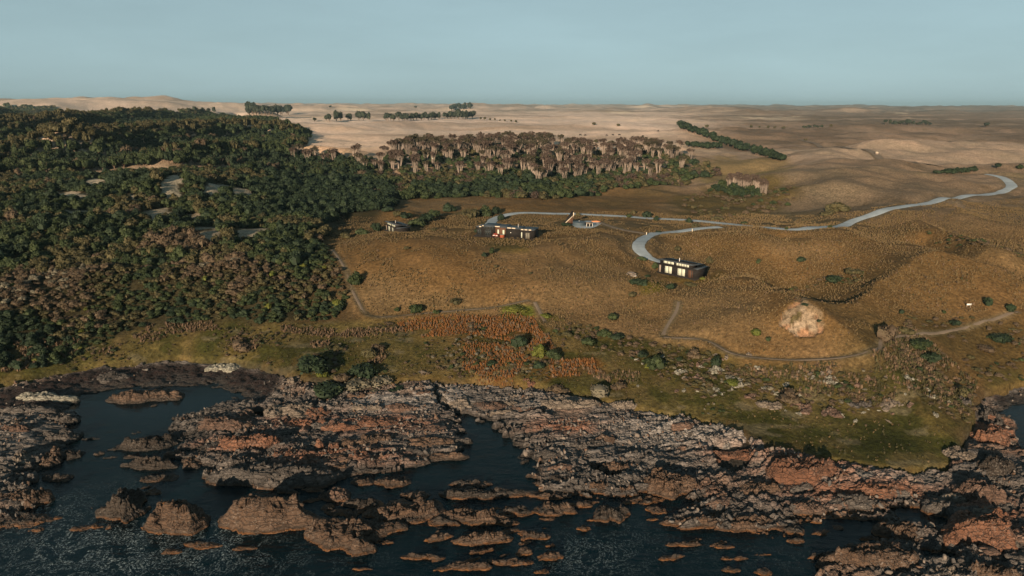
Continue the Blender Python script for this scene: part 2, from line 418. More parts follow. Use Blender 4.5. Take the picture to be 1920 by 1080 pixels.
_rm = poly_mask(GX, GY, REEF, 1.2)
REEF_BASE = GZ.copy()
_GZr = GZ.copy()
def Hbase(x, y):
    th = np.arctan2(x, y); rr = np.log(np.maximum(np.hypot(x, y), 58.0))
    a = np.clip((th + 0.76) / 1.52 * (NT - 1), 0, NT - 1.001); ia = a.astype(int); fa = a - ia
    b = np.clip(np.interp(rr, LR, _ridx), 0, NR - 1.001); ib = b.astype(int); fb = b - ib
    G = _GZr
    return (G[ib, ia] * (1 - fa) + G[ib, ia + 1] * fa) * (1 - fb) + (G[ib + 1, ia] * (1 - fa) + G[ib + 1, ia + 1] * fa) * fb
def water_mask(x, y, soft=0.9):
    _, _, wi, _, _ = worley((x + fbm(x, y, 5, 78, 2)) / 2.6, y / 1.1, 88)
    xx = x + fbm(x, y, 9, 77, 4) * 2.6 + (wi - 0.5) * 1.6; yy = y + fbm(x, y, 9, 87, 4) * 1.9 + (wi - 0.5) * 2.4
    m = np.zeros(x.shape)
    for w in WATER: m = np.maximum(m, poly_mask(xx, yy, w, soft))
    return m

def reef_base(x, y):
    """smooth ramp from the water line up to the foot of the turf"""
    x = np.asarray(x, float); y = np.asarray(y, float)
    d = np.full(x.shape, 1e9)
    for w in WATER[:2]:
        e, _ = seg_dist(x, y, w, True)
        d = np.minimum(d, np.where(poly_in(x, y, w), 0.0, e))
    return np.minimum(np.maximum(Hbase(x, y), 1.0), 0.16 + 0.15 * d)
_nr = RG < 230
_od, _ = seg_dist(GX[_nr], GY[_nr], REEF, True)
_od = np.where(poly_in(GX[_nr], GY[_nr], REEF), 0, _od)
GZ[_nr] = np.minimum(GZ[_nr], 2.3 + 0.42 * _od + 0.5 * fbm(GX[_nr], GY[_nr], 6, 57, 3))
_sel = (_rm > 0.02) & (RG < 260)
GZ[_sel] = GZ[_sel] * (1 - sstep(0.0, 0.45, _rm[_sel])) + np.minimum(GZ[_sel], reef_base(GX[_sel], GY[_sel]) - 1.0) * sstep(0.0, 0.45, _rm[_sel])

# ------------------------------------------------------------------ materials
MATS = {}
def nodes(name):
    m = bpy.data.materials.new(name); m.use_nodes = True
    MATS[name] = m
    nt = m.node_tree
    return m, nt, nt.nodes['Principled BSDF']
def mixc(nt, a, b, fac, mode='MIX'):
    n = nt.nodes.new('ShaderNodeMix'); n.data_type = 'RGBA'; n.blend_type = mode
    for s, v in ((0, fac), (6, a), (7, b)):
        if isinstance(v, (tuple, list)): n.inputs[s].default_value = tuple(v) + ((1,) if len(v) == 3 else ())
        elif isinstance(v, (int, float)): n.inputs[s].default_value = v
        else: nt.links.new(v, n.inputs[s])
    return n.outputs[2]
def noise(nt, scale, detail=4, rough=0.6, vec=None, typ='ShaderNodeTexNoise'):
    n = nt.nodes.new(typ)
    n.inputs['Scale'].default_value = scale
    if typ == 'ShaderNodeTexNoise':
        n.inputs['Detail'].default_value = detail; n.inputs['Roughness'].default_value = rough
    if vec is not None: nt.links.new(vec, n.inputs['Vector'])
    return n
def ramp(nt, fac, stops):
    n = nt.nodes.new('ShaderNodeValToRGB')
    e = n.color_ramp.elements
    while len(e) < len(stops): e.new(0.5)
    for k, (p, c) in enumerate(stops):
        e[k].position = p; e[k].color = (c, c, c, 1) if isinstance(c, (int, float)) else tuple(c) + (1,)
    nt.links.new(fac, n.inputs[0])
    return n.outputs[0]
def mathn(nt, op, a, b=None):
    n = nt.nodes.new('ShaderNodeMath'); n.operation = op
    for s, v in ((0, a), (1, b)):
        if v is None: continue
        if isinstance(v, (int, float)): n.inputs[s].default_value = v
        else: nt.links.new(v, n.inputs[s])
    return n.outputs[0]
def bump(nt, bs, h, strength, dist):
    n = nt.nodes.new('ShaderNodeBump')
    n.inputs['Strength'].default_value = strength; n.inputs['Distance'].default_value = dist
    nt.links.new(h, n.inputs['Height'])
    nt.links.new(n.outputs[0], bs.inputs['Normal'])
def plain(name, col, rough=0.7, var=0.15, scale=3.0, metal=0.0):
    m, nt, b = nodes(name)
    geo = nt.nodes.new('ShaderNodeTexCoord')
    n = noise(nt, scale, 4, 0.6, geo.outputs['Object'])
    lo = tuple(c * (1 - var) for c in col); hi = tuple(min(1, c * (1 + var)) for c in col)
    nt.links.new(mixc(nt, lo, hi, n.outputs[0]), b.inputs['Base Color'])
    b.inputs['Roughness'].default_value = rough; b.inputs['Metallic'].default_value = metal
    b.inputs['Specular IOR Level'].default_value = 0.2
    return m

def ground_material():
    m, nt, b = nodes('ground_cover')
    g = nt.nodes.new('ShaderNodeNewGeometry')
    at_ = nt.nodes.new('ShaderNodeVertexColor'); at_.layer_name = 'Col'
    n1 = noise(nt, 1.3, 6, 0.72, g.outputs['Position'])
    n2 = noise(nt, 0.22, 5, 0.65, g.outputs['Position'])
    n3 = noise(nt, 0.035, 5, 0.6, g.outputs['Position'])
    c = mixc(nt, at_.outputs[0], ramp(nt, n1.outputs[0], [(0.3, 0.30), (0.5, 0.85), (0.7, 1.6)]), 0.9, 'MULTIPLY')
    c = mixc(nt, c, ramp(nt, n2.outputs[0], [(0.3, (0.72, 0.74, 0.7)), (0.7, (1.22, 1.2, 1.15))]), 0.8, 'MULTIPLY')
    c = mixc(nt, c, ramp(nt, n3.outputs[0], [(0.35, (0.85, 0.88, 0.85)), (0.65, (1.12, 1.08, 1.05))]), 0.8, 'MULTIPLY')
    nt.links.new(c, b.inputs['Base Color'])
    b.inputs['Roughness'].default_value = 1.0
    b.inputs['Specular IOR Level'].default_value = 0.05
    hh = mathn(nt, 'ADD', mathn(nt, 'MULTIPLY', n1.outputs[0], 0.7), n2.outputs[0])
    bump(nt, b, hh, 0.8, 0.5)
    return m
def rock_material(name='rock', attr=True):
    m, nt, b = nodes(name)
    g = nt.nodes.new('ShaderNodeNewGeometry')
    sp = nt.nodes.new('ShaderNodeSeparateXYZ'); nt.links.new(g.outputs['Position'], sp.inputs[0])
    if attr:
        a_ = nt.nodes.new('ShaderNodeVertexColor'); a_.layer_name = 'Col'; base = a_.outputs[0]
    else:
        a_ = nt.nodes.new('ShaderNodeObjectInfo'); base = a_.outputs['Color']
    mp = nt.nodes.new('ShaderNodeMapping'); mp.inputs['Scale'].default_value = (0.55, 1.6, 2.4); mp.inputs['Rotation'].default_value = (0.5, 0, STRATA)
    nt.links.new(g.outputs['Position'], mp.inputs[0])
    n1 = noise(nt, 1.1, 7, 0.72, mp.outputs[0])
    n2 = noise(nt, 0.3, 5, 0.6, g.outputs['Position'])
    n3 = noise(nt, 4.0, 6, 0.75, g.outputs['Position'])
    dn = noise(nt, 0.55, 4, 0.6, g.outputs['Position'])
    dv = nt.nodes.new('ShaderNodeVectorMath'); dv.operation = 'MULTIPLY_ADD'; dv.inputs[1].default_value = (2.6, 2.6, 2.6)
    nt.links.new(dn.outputs['Color'], dv.inputs[0]); nt.links.new(mp.outputs[0], dv.inputs[2])
    vo = noise(nt, 0.75, vec=dv.outputs[0], typ='ShaderNodeTexVoronoi'); vo.feature = 'DISTANCE_TO_EDGE'
    c = mixc(nt, base, ramp(nt, n1.outputs[0], [(0.28, 0.38), (0.5, 0.92), (0.72, 1.5)]), 0.9, 'MULTIPLY')
    # pale grey lichen and salt on upper, drier parts
    li = ramp(nt, n3.outputs[0], [(0.52, 0.0), (0.66, 1.0)])
    up = mathn(nt, 'MULTIPLY', li, ramp(nt, n2.outputs[0], [(0.42, 0.0), (0.62, 0.75)]))
    if attr: up = mathn(nt, 'MULTIPLY', up, a_.outputs['Alpha'])
    c = mixc(nt, c, (0.19, 0.18, 0.165), up)
    # joints filled with dark grit
    c = mixc(nt, c, (0.012, 0.011, 0.011), ramp(nt, vo.outputs[0], [(0.0, 0.75), (0.045, 0.0)]))
    # tide zones: wet black algae, golden kelp fringe at the water line
    zz = mathn(nt, 'ADD', sp.outputs[2], mathn(nt, 'MULTIPLY', mathn(nt, 'SUBTRACT', n2.outputs[0], 0.5), 1.6))
    wet = ramp(nt, mathn(nt, 'MULTIPLY', zz, 0.5), [(0.12, 0.85), (0.42, 0.0)])
    c = mixc(nt, c, (0.017, 0.015, 0.013), wet)
    kel = ramp(nt, mathn(nt, 'ADD', sp.outputs[2], mathn(nt, 'MULTIPLY', n3.outputs[0], 0.35)), [(0.24, 1.0), (0.62, 0.0)])
    seaward = nt.nodes.new('ShaderNodeMapRange'); seaward.inputs[1].default_value = 101; seaward.inputs[2].default_value = 92
    nt.links.new(sp.outputs[1], seaward.inputs[0])
    c = mixc(nt, c, (0.13, 0.055, 0.015), mathn(nt, 'MULTIPLY', mathn(nt, 'MULTIPLY', kel, 0.8), mathn(nt, 'MULTIPLY', seaward.outputs[0], ramp(nt, n1.outputs[0], [(0.4, 0.1), (0.6, 1.0)]))))
    nt.links.new(c, b.inputs['Base Color'])
    rg = mixc(nt, (0.85, 0.85, 0.85), (0.4, 0.4, 0.4), wet)
    nt.links.new(rg, b.inputs['Roughness'])
    b.inputs['Specular IOR Level'].default_value = 0.25
    hh = mathn(nt, 'ADD', mathn(nt, 'ADD', n1.outputs[0], mathn(nt, 'MULTIPLY', n3.outputs[0], 0.35)), mathn(nt, 'MULTIPLY', ramp(nt, vo.outputs[0], [(0.0, 0.0), (0.09, 1.0)]), 0.5))
    bump(nt, b, hh, 0.9, 0.45)
    return m
def sea_material():
    m, nt, b = nodes('sea_water')
    g = nt.nodes.new('ShaderNodeNewGeometry')
    mp = nt.nodes.new('ShaderNodeMapping'); mp.inputs['Scale'].default_value = (0.55, 1.25, 1.0); mp.inputs['Rotation'].default_value = (0, 0, 0.25)
    nt.links.new(g.outputs['Position'], mp.inputs[0])
    n1 = noise(nt, 0.42, 5, 0.62, mp.outputs[0]); n2 = noise(nt, 1.7, 4, 0.6, mp.outputs[0])
    fo = nt.nodes.new('ShaderNodeVertexColor'); fo.layer_name = 'Foam'
    nf = noise(nt, 0.22, 9, 0.78, g.outputs['Position'])
    nf.inputs['Distortion'].default_value = 0.5
    web = ramp(nt, nf.outputs[0], [(0.47, 0.0), (0.497, 1.0), (0.522, 0.0)])
    nf2 = noise(nt, 3.2, 5, 0.7, g.outputs['Position'])
    pat = ramp(nt, mathn(nt, 'ADD', mathn(nt, 'MULTIPLY', fo.outputs[0], 0.36), mathn(nt, 'MULTIPLY', nf.outputs[0], 0.9)), [(0.84, 0.0), (0.97, 0.75)])
    fm = mathn(nt, 'MULTIPLY', mathn(nt, 'MAXIMUM', mathn(nt, 'MULTIPLY', web, fo.outputs[0]), pat), ramp(nt, nf2.outputs[0], [(0.46, 0.0), (0.64, 1.0)]))
    c = mixc(nt, (0.0004, 0.0040, 0.0060), (0.26, 0.32, 0.34), fm)
    nt.links.new(c, b.inputs['Base Color'])
    nt.links.new(mixc(nt, (0.13, 0.13, 0.13), (0.8, 0.8, 0.8), fm), b.inputs['Roughness'])
    b.inputs['Specular Tint'].default_value = (0.22, 0.60, 0.75, 1); b.inputs['IOR'].default_value = 1.333; b.inputs['Specular IOR Level'].default_value = 0.2
    hh = mathn(nt, 'ADD', n1.outputs[0], mathn(nt, 'MULTIPLY', n2.outputs[0], 0.25))
    ca = fo.outputs['Alpha']
    bp = nt.nodes.new('ShaderNodeBump'); bp.inputs['Distance'].default_value = 0.55
    nt.links.new(mathn(nt, 'MULTIPLY', ca, 0.6), bp.inputs['Strength'])
    nt.links.new(hh, bp.inputs['Height']); nt.links.new(bp.outputs[0], b.inputs['Normal'])
    return m
def gravel_material(name, col):
    m, nt, b = nodes(name)
    g = nt.nodes.new('ShaderNodeNewGeometry')
    n1 = noise(nt, 2.2, 6, 0.7, g.outputs['Position']); n2 = noise(nt, 0.25, 3, 0.6, g.outputs['Position'])
    c = mixc(nt, tuple(k * 0.7 for k in col), tuple(k * 1.2 for k in col), n1.outputs[0])
    c = mixc(nt, c, ramp(nt, n2.outputs[0], [(0.35, 0.8), (0.65, 1.1)]), 0.8, 'MULTIPLY')
    nt.links.new(c, b.inputs['Base Color'])
    b.inputs['Roughness'].default_value = 0.95; b.inputs['Specular IOR Level'].default_value = 0.1
    bump(nt, b, n1.outputs[0], 0.5, 0.08)
    return m

# ------------------------------------------------------------------ mesh helpers
def link(o, parent=None):
    COL.objects.link(o)
    if parent is not None: o.parent = parent
    return o
def mesh_np(name, co, quads, mat=None, smooth=False, colattr=None, attrname='Col', loop_n=4):
    me = bpy.data.meshes.new(name)
    co = np.asarray(co, np.float32); quads = np.asarray(quads, np.int32)
    me.vertices.add(len(co)); me.vertices.foreach_set('co', co.ravel())
    nf = len(quads)
    me.loops.add(nf * loop_n); me.loops.foreach_set('vertex_index', quads.ravel())
    me.polygons.add(nf)
    me.polygons.foreach_set('loop_start', np.arange(0, nf * loop_n, loop_n, dtype=np.int32))
    if smooth: me.polygons.foreach_set('use_smooth', np.ones(nf, bool))
    if colattr is not None:
        a = me.color_attributes.new(attrname, 'FLOAT_COLOR', 'POINT')
        c = np.ones((len(co), 4), np.float32); c[:, :colattr.shape[1]] = colattr
        a.data.foreach_set('color', c.ravel())
    me.update(calc_edges=True)
    if mat is not None: me.materials.append(mat)
    return me
def ob(name, me, parent=None, label=None, cat=None, group=None, kind=None, loc=None, rotz=None):
    o = bpy.data.objects.new(name, me)
    link(o, parent)
    tag(o, label, cat, group, kind)
    if loc is not None: o.location = loc
    if rotz is not None: o.rotation_euler = (0, 0, rotz)
    return o
def tag(o, label=None, cat=None, group=None, kind=None):
    if label: o['label'] = label
    if cat: o['category'] = cat
    if group: o['group'] = group
    if kind: o['kind'] = kind
def empty(name, loc, rotz=0, **k):
    o = bpy.data.objects.new(name, None); o.empty_display_size = 0.5
    COL.objects.link(o); o.location = loc; o.rotation_euler = (0, 0, rotz); tag(o, **k)
    return o
def grid_quads(nr, nc):
    i = np.arange(nr * nc).reshape(nr, nc)
    return np.stack([i[:-1, :-1].ravel(), i[:-1, 1:].ravel(), i[1:, 1:].ravel(), i[1:, :-1].ravel()], 1)

# ------------------------------------------------------------------ ground
C_DUNE = np.array([0.205, 0.112, 0.046])
col = np.ones(GX.shape + (3,)) * C_DUNE
def blend(c, m):
    global col
    col = col * (1 - m[..., None]) + np.array(c) * m[..., None]
_w1 = fbm(GX, GY, 40, 61, 4); _w2 = fbm(GX, GY, 11, 63, 4); _w3 = fbm(GX, GY, 160, 65, 4)
blend((0.26, 0.16, 0.085), sstep(0.0, 0.5, _w1) * 0.6)
blend((0.13, 0.085, 0.036), sstep(0.05, 0.6, -_w1) * 0.7)
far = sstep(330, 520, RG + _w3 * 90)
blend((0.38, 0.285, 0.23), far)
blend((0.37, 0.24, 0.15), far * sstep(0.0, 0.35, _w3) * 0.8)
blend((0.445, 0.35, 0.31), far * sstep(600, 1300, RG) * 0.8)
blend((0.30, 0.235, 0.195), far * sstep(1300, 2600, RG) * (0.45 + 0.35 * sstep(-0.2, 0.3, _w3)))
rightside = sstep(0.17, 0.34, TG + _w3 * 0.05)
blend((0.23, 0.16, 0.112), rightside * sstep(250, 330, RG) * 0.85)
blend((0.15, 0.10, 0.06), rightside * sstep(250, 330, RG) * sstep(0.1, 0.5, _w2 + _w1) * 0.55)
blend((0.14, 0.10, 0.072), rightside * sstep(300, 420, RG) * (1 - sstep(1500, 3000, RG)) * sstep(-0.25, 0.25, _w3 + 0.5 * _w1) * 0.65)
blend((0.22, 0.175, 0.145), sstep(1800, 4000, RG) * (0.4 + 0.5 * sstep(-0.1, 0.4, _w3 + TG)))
fw = fbm(GX, GY, 420, 95, 4); fe = fbm(GX * 0.35, GY, 120, 97, 4)
blend((0.14, 0.105, 0.075), far * sstep(700, 1500, RG) * sstep(0.12, 0.45, fw) * 0.6)
blend((0.13, 0.09, 0.055), far * sstep(0.18, 0.5, fe) * 0.45)
blend((0.48, 0.365, 0.28), far * sstep(0.18, 0.45, -fe) * 0.5)
REG = [  # pixel outline, colour, soft edge m, strength, noise threshold
 ([(-170,722),(0,722),(150,692),(330,676),(520,700),(640,722),(820,714),(1000,728),(1100,748),(1190,768),(1330,797),(1440,838),(1600,872),(1700,886),(1800,868),(1835,795),(1760,725),(1640,690),(1500,692),(1390,690),(1330,660),(1220,640),(1080,610),(950,592),(760,604),(560,602),(380,610),(250,620),(120,660),(-170,690)], (0.132,0.092,0.030), 3, 1.0, None),
 ([(1180,730),(1330,780),(1440,830),(1600,868),(1780,868),(1800,830),(1680,780),(1500,770),(1340,740),(1240,715)], (0.078,0.070,0.018), 2.5, 0.9, None),
 ([(560,640),(800,640),(860,690),(820,712),(640,715),(560,690)], (0.105,0.076,0.022), 3, 0.7, None),
 ([(120,660),(330,655),(520,690),(330,672),(150,690),(0,715)], (0.095,0.080,0.028), 2, 0.7, None),
 ([(745,600),(860,585),(1000,588),(1030,620),(1040,690),(960,720),(880,715),(860,660),(770,630)], (0.19,0.085,0.026), 2.5, 0.85, None),
 ([(1030,670),(1120,670),(1125,705),(1030,710)], (0.20,0.08,0.022), 1.5, 0.9, None),
 ([(1090,600),(1250,640),(1330,660),(1310,700),(1150,660),(1060,620)], (0.10,0.072,0.022), 3, 0.8, None),
 ([(1700,590),(1920,592),(1920,718),(1850,735),(1800,680)], (0.10,0.065,0.025), 3, 0.85, None),
 ([(1850,700),(1920,690),(1920,718),(1850,728)], (0.12,0.095,0.03), 1.5, 0.7, None),
 ([(1560,640),(1700,600),(1830,720),(1830,800),(1700,770),(1600,700)], (0.13,0.085,0.035), 4, 0.7, None),
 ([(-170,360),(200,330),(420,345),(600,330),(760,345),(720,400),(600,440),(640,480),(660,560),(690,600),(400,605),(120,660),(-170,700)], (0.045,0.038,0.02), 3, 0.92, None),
 ([(1250,380),(1330,345),(1450,330),(1510,350),(1480,395),(1350,415),(1270,405)], (0.125,0.085,0.03), 5, 0.85, None),
 ([(1300,310),(1370,290),(1480,300),(1480,325),(1390,330),(1310,340)], (0.215,0.155,0.062), 8, 0.8, None),
 ([(1400,405),(1480,395),(1560,400),(1600,415),(1500,425),(1400,420)], (0.12,0.09,0.045), 5, 0.6, None),
 ([(1730,330),(1850,318),(1920,325),(1920,350),(1850,325)], (0.15,0.12,0.05), 8, 0.7, None),
 ([(1195,520),(1240,525),(1245,545),(1200,548)], (0.16,0.12,0.02), 1.5, 0.9, None),
 ([(1240,515),(1320,520),(1345,505),(1360,515),(1320,530),(1260,528)], (0.19,0.12,0.03), 1.5, 0.7, None),
 ([(905,444),(1000,450),(985,470),(930,468)], (0.17,0.115,0.03), 2, 0.75, None),
 ([(940,572),(1000,570),(1005,590),(940,592)], (0.12,0.13,0.02), 1.0, 0.9, None),
 ([(1020,585),(1050,588),(1060,600),(1020,600)], (0.12,0.10,0.02), 1.0, 0.8, None),
 ([(860,605),(930,612),(930,620),(870,616)], (0.14,0.13,0.03), 1.0, 0.7, None),
 ([(600,470),(640,470),(690,600),(660,605),(560,600),(600,520)], (0.15,0.085,0.04), 2, 0.6, None),
 ([(870,390),(960,408),(910,425),(850,405)], (0.10,0.09,0.04), 2, 0.7, None),
 ([(940,405),(1060,408),(1200,415),(1300,420),(1290,430),(1200,432),(1120,430),(1000,425)], (0.145,0.10,0.05), 2, 0.7, None),
 ([(640,560),(700,520),(760,530),(900,570),(700,590)], (0.235,0.155,0.085), 4, 0.5, None),
]
WREG = []
for px, c, s, k, _ in REG:
    wp = pts(px)
    WREG.append(wp)
    xx = GX + _w2 * s * 1.6; yy = GY + _w1 * s * 1.6
    blend(c, poly_mask(xx, yy, wp, s) * k)
# patchiness of the foreshore turf
fs = poly_mask(GX, GY, WREG[0], 2)
t1 = fbm(GX, GY, 5, 71, 4); t2 = fbm(GX * 0.5, GY, 3.2, 73, 4)
blend((0.19, 0.125, 0.055), fs * sstep(0.05, 0.35, t1) * 0.6)
t3 = fbm(GX, GY, 14, 75, 4)
blend((0.175, 0.125, 0.045), fs * sstep(0.05, 0.35, t3) * 0.7)
blend((0.085, 0.073, 0.022), fs * sstep(0.08, 0.35, -t3) * 0.7)
blend((0.055, 0.055, 0.014), fs * sstep(0.10, 0.4, -t1) * 0.75)
blend((0.24, 0.18, 0.11), fs * sstep(0.33, 0.5, t2) * 0.6)
# open sand: blowouts and scars
SAND = [([(1458,606),(1466,592),(1478,576),(1490,564),(1500,556),(1508,562),(1516,576),(1528,590),(1540,612),(1530,620),(1514,612),(1520,628),(1498,622),(1480,614),(1470,606)], 0.25), ([(318,335),(335,333),(345,345),(330,372),(310,375)], 0.9),
        ([(388,348),(412,345),(425,358),(400,368),(385,360)], 0.9), ([(430,355),(470,358),(478,372),(440,372)], 0.85), ([(150,345),(185,335),(192,345),(165,352)], 0.9),
        ([(98,360),(160,362),(165,372),(115,372)], 0.9), ([(225,368),(262,370),(258,382),(230,378)], 0.85), ([(275,398),(312,395),(318,412),(285,420)], 0.75),
        ([(0,412),(25,412),(20,424),(0,424)], 0.9), ([(110,395),(200,400),(200,406),(115,404)], 0.75), ([(345,402),(375,405),(370,415),(348,412)], 0.7), ([(440,435),(500,430),(490,445),(440,448)], 0.7), ([(365,430),(400,428),(410,445),(375,450)], 0.7)]
WSAND = []
for px, k in SAND:
    if len(WSAND) > 0:
        c_ = np.mean(px, 0); px = [(c_[0] + (a - c_[0]) * 1.15, c_[1] + (b - c_[1]) * 1.35) for a, b in px]
    wp = pts(px); WSAND.append(wp)
    blend((0.56, 0.43, 0.32), poly_mask(GX + _w2 * 4.0 + t1 * 2, GY + t1 * 7.0, wp, 0.6) * k)
scar = sstep(0.35, 0.6, poly_mask(GX + t1 * 1.6, GY + t2 * 2.2, WSAND[0], 0.8) - 0.35 * sstep(0.0, 0.4, -fbm(GX, GY, 3.5, 78, 3)))
_sf1, _sf2, _si, _, _ = worley(GX / 1.9 + 0.2 * t1, GY / 1.3, 611)
blend((0.46, 0.33, 0.24), scar * (0.35 + 0.6 * _si))
blend((0.50, 0.24, 0.13), scar * (_si > 0.62) * 0.8)
blend((0.15, 0.11, 0.05), scar * (_si < 0.24) * sstep(-0.2, 0.2, t1) * 0.95)
blend((0.16, 0.10, 0.06), scar * sstep(0.10, 0.02, _sf2 - _sf1) * 0.8)
GZ -= scar * (0.25 + 0.5 * _si + 0.25 * sstep(0.12, 0.0, _sf2 - _sf1))
for (u, v), rad in [((665,182+25),60),((668,206),40),((1160,211),45),((1210,193+8),60),((1440,221),70),((1475,220),40),((1420,221),40),((862,188+14),50),((1690,212),50)]:
    x, y = one(u, v); blend((0.52, 0.42, 0.32), np.exp(-(((GX - x) / rad) ** 2 + ((GY - y) / (rad * 1.5)) ** 2)) * 0.8)
# bare edge along the roads and under the reef
for nm, (L, wd) in LINES.items():
    P = L[::max(1, len(L) // 90)]
    b = (GX > P[:, 0].min() - 9) & (GX < P[:, 0].max() + 9) & (GY > P[:, 1].min() - 9) & (GY < P[:, 1].max() + 9)
    d, _ = seg_dist(GX[b], GY[b], [tuple(q) for q in P])
    k = np.zeros(GX.shape); k[b] = 1 - sstep(wd * 0.55, wd * 0.55 + (1.6 if nm in ROADS else 0.7), d + _w2[b] * 0.8)
    blend((0.19, 0.14, 0.085), k * 0.7)
_rm2 = poly_mask(GX + _w2 * 2, GY + t1 * 2, REEF, 1.5)
blend((0.055, 0.045, 0.038), _rm2)
blend((0.24, 0.21, 0.185), sstep(0.35, 0.6, poly_mask(GX + _w2 * 1.5, GY + t1 * 1.5, REEF, 1.3)) * (1 - sstep(0.75, 0.98, poly_mask(GX, GY, REEF, 1.3))) * sstep(-0.1, 0.3, t1) * 0.8)

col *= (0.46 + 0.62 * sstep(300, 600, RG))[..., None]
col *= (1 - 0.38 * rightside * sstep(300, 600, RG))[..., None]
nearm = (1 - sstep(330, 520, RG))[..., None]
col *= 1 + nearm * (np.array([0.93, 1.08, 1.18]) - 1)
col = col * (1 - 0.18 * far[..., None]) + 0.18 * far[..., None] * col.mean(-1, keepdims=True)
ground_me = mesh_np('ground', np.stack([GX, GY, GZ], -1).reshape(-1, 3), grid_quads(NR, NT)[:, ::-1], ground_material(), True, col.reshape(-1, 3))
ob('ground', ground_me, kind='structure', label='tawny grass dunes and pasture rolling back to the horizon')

# ------------------------------------------------------------------ sea
sx = np.concatenate([np.linspace(-20000, -220, 6), np.linspace(-200, 200, 201), np.linspace(220, 20000, 6)])
sy = np.concatenate([np.linspace(-6000, 30, 6), np.linspace(40, 160, 61), np.linspace(200, 20000, 6)])
SX, SY = np.meshgrid(sx, sy)
foam = np.zeros(SX.shape)
for (u, v), ru, rv, k in [((330,1020),13,5,1.0),((250,1040),12,6,0.8),((30,975),8,5,0.75),((100,940),8,5,0.5),((180,1010),10,6,0.6),((280,905),7,3,0.45),((1110,1030),9,5,0.6),((1090,1060),8,4,0.6),
                          ((700,1065),9,4,0.3),((430,1000),6,3,0.6),((60,1060),12,6,0.5),((1500,1050),7,4,0.4),((1340,1040),8,4,0.3),((640,900),6,2,0.3),((1180,985),8,4,0.3),((800,990),9,4,0.25),((480,1060),12,5,0.5)]:
    x, y = at_z(u, v, 0); foam += k * np.exp(-(((SX - x[0]) / ru) ** 2 + ((SY - y[0]) / rv) ** 2))
foam = np.clip(foam * 0.75, 0, 1) ** 1.6
# the inner bay lies calm, the open side ripples
calm = 0.25 + 0.75 * sstep(128, 104, SY)
fc = np.stack([foam, foam, foam, calm], -1)
sea_me = mesh_np('sea', np.stack([SX, SY, np.zeros(SX.shape)], -1).reshape(-1, 3), grid_quads(len(sy), len(sx)), sea_material(), True, fc.reshape(-1, 4), 'Foam')
ob('sea', sea_me, kind='structure', label='dark teal sea lapping between the rocks')

# ------------------------------------------------------------------ roads and footpaths
M_ROAD = gravel_material('road_gravel', (0.195, 0.235, 0.265))
M_PATH = gravel_material('path_gravel', (0.10, 0.082, 0.064))
def ribbon(name, L, wd, mat, label, lift):
    t = np.gradient(L, axis=0); t /= np.linalg.norm(t, axis=1, keepdims=True) + 1e-9
    n = np.stack([-t[:, 1], t[:, 0]], 1)
    ww = wd * (0.5 + 0.09 * fbm(L[:, 0], L[:, 1], 7, 3, 2))
    V = []
    for k in np.linspace(-1, 1, 7):
        p = L + n * (ww * k)[:, None]
        z = H(p[:, 0], p[:, 1]) + lift + (0.10 * fbm(p[:, 0], p[:, 1], 9, 19, 3) if wd < 1.5 else 0.0) - 0.03 * abs(k) - (0.12 if abs(k) == 1 else 0)
        V.append(np.stack([p[:, 0], p[:, 1], z], 1))
    V = np.stack(V, 1).reshape(-1, 3)
    me = mesh_np(name, V, grid_quads(len(L), 7)[:, ::-1], mat, True)
    o = ob(name, me, kind='structure', label=label); return o
ribbon('road', *LINES['main'], M_ROAD, 'pale grey gravel road winding across the dunes to a hairpin', 0.24)
ribbon('road', *LINES['far'], M_PATH, 'faint distant stretch of gravel road on the brown slope', 0.6)
ribbon('road', *LINES['spur'], M_ROAD, 'gravel spur curving down to the house with white windows', 0.22)
ribbon('road', *LINES['yard'], M_ROAD, 'short gravel drive beside the leftmost house', 0.12)
ribbon('path', *LINES['link'], M_PATH, 'gravel track from the spur road to the fin-roofed pavilion', 0.10)
ribbon('path', *LINES['west'], M_PATH, 'footpath down the left side and along the foot of the big dune', 0.05)
ribbon('path', *LINES['mid'], M_PATH, 'short sandy footpath below the middle of the dune', 0.08)
ribbon('path', *LINES['down'], M_PATH, 'footpath dropping from the house with white windows', 0.08)
ribbon('path', *LINES['coast'], M_PATH, 'coast footpath looping round the dune with the sand scar', 0.05)

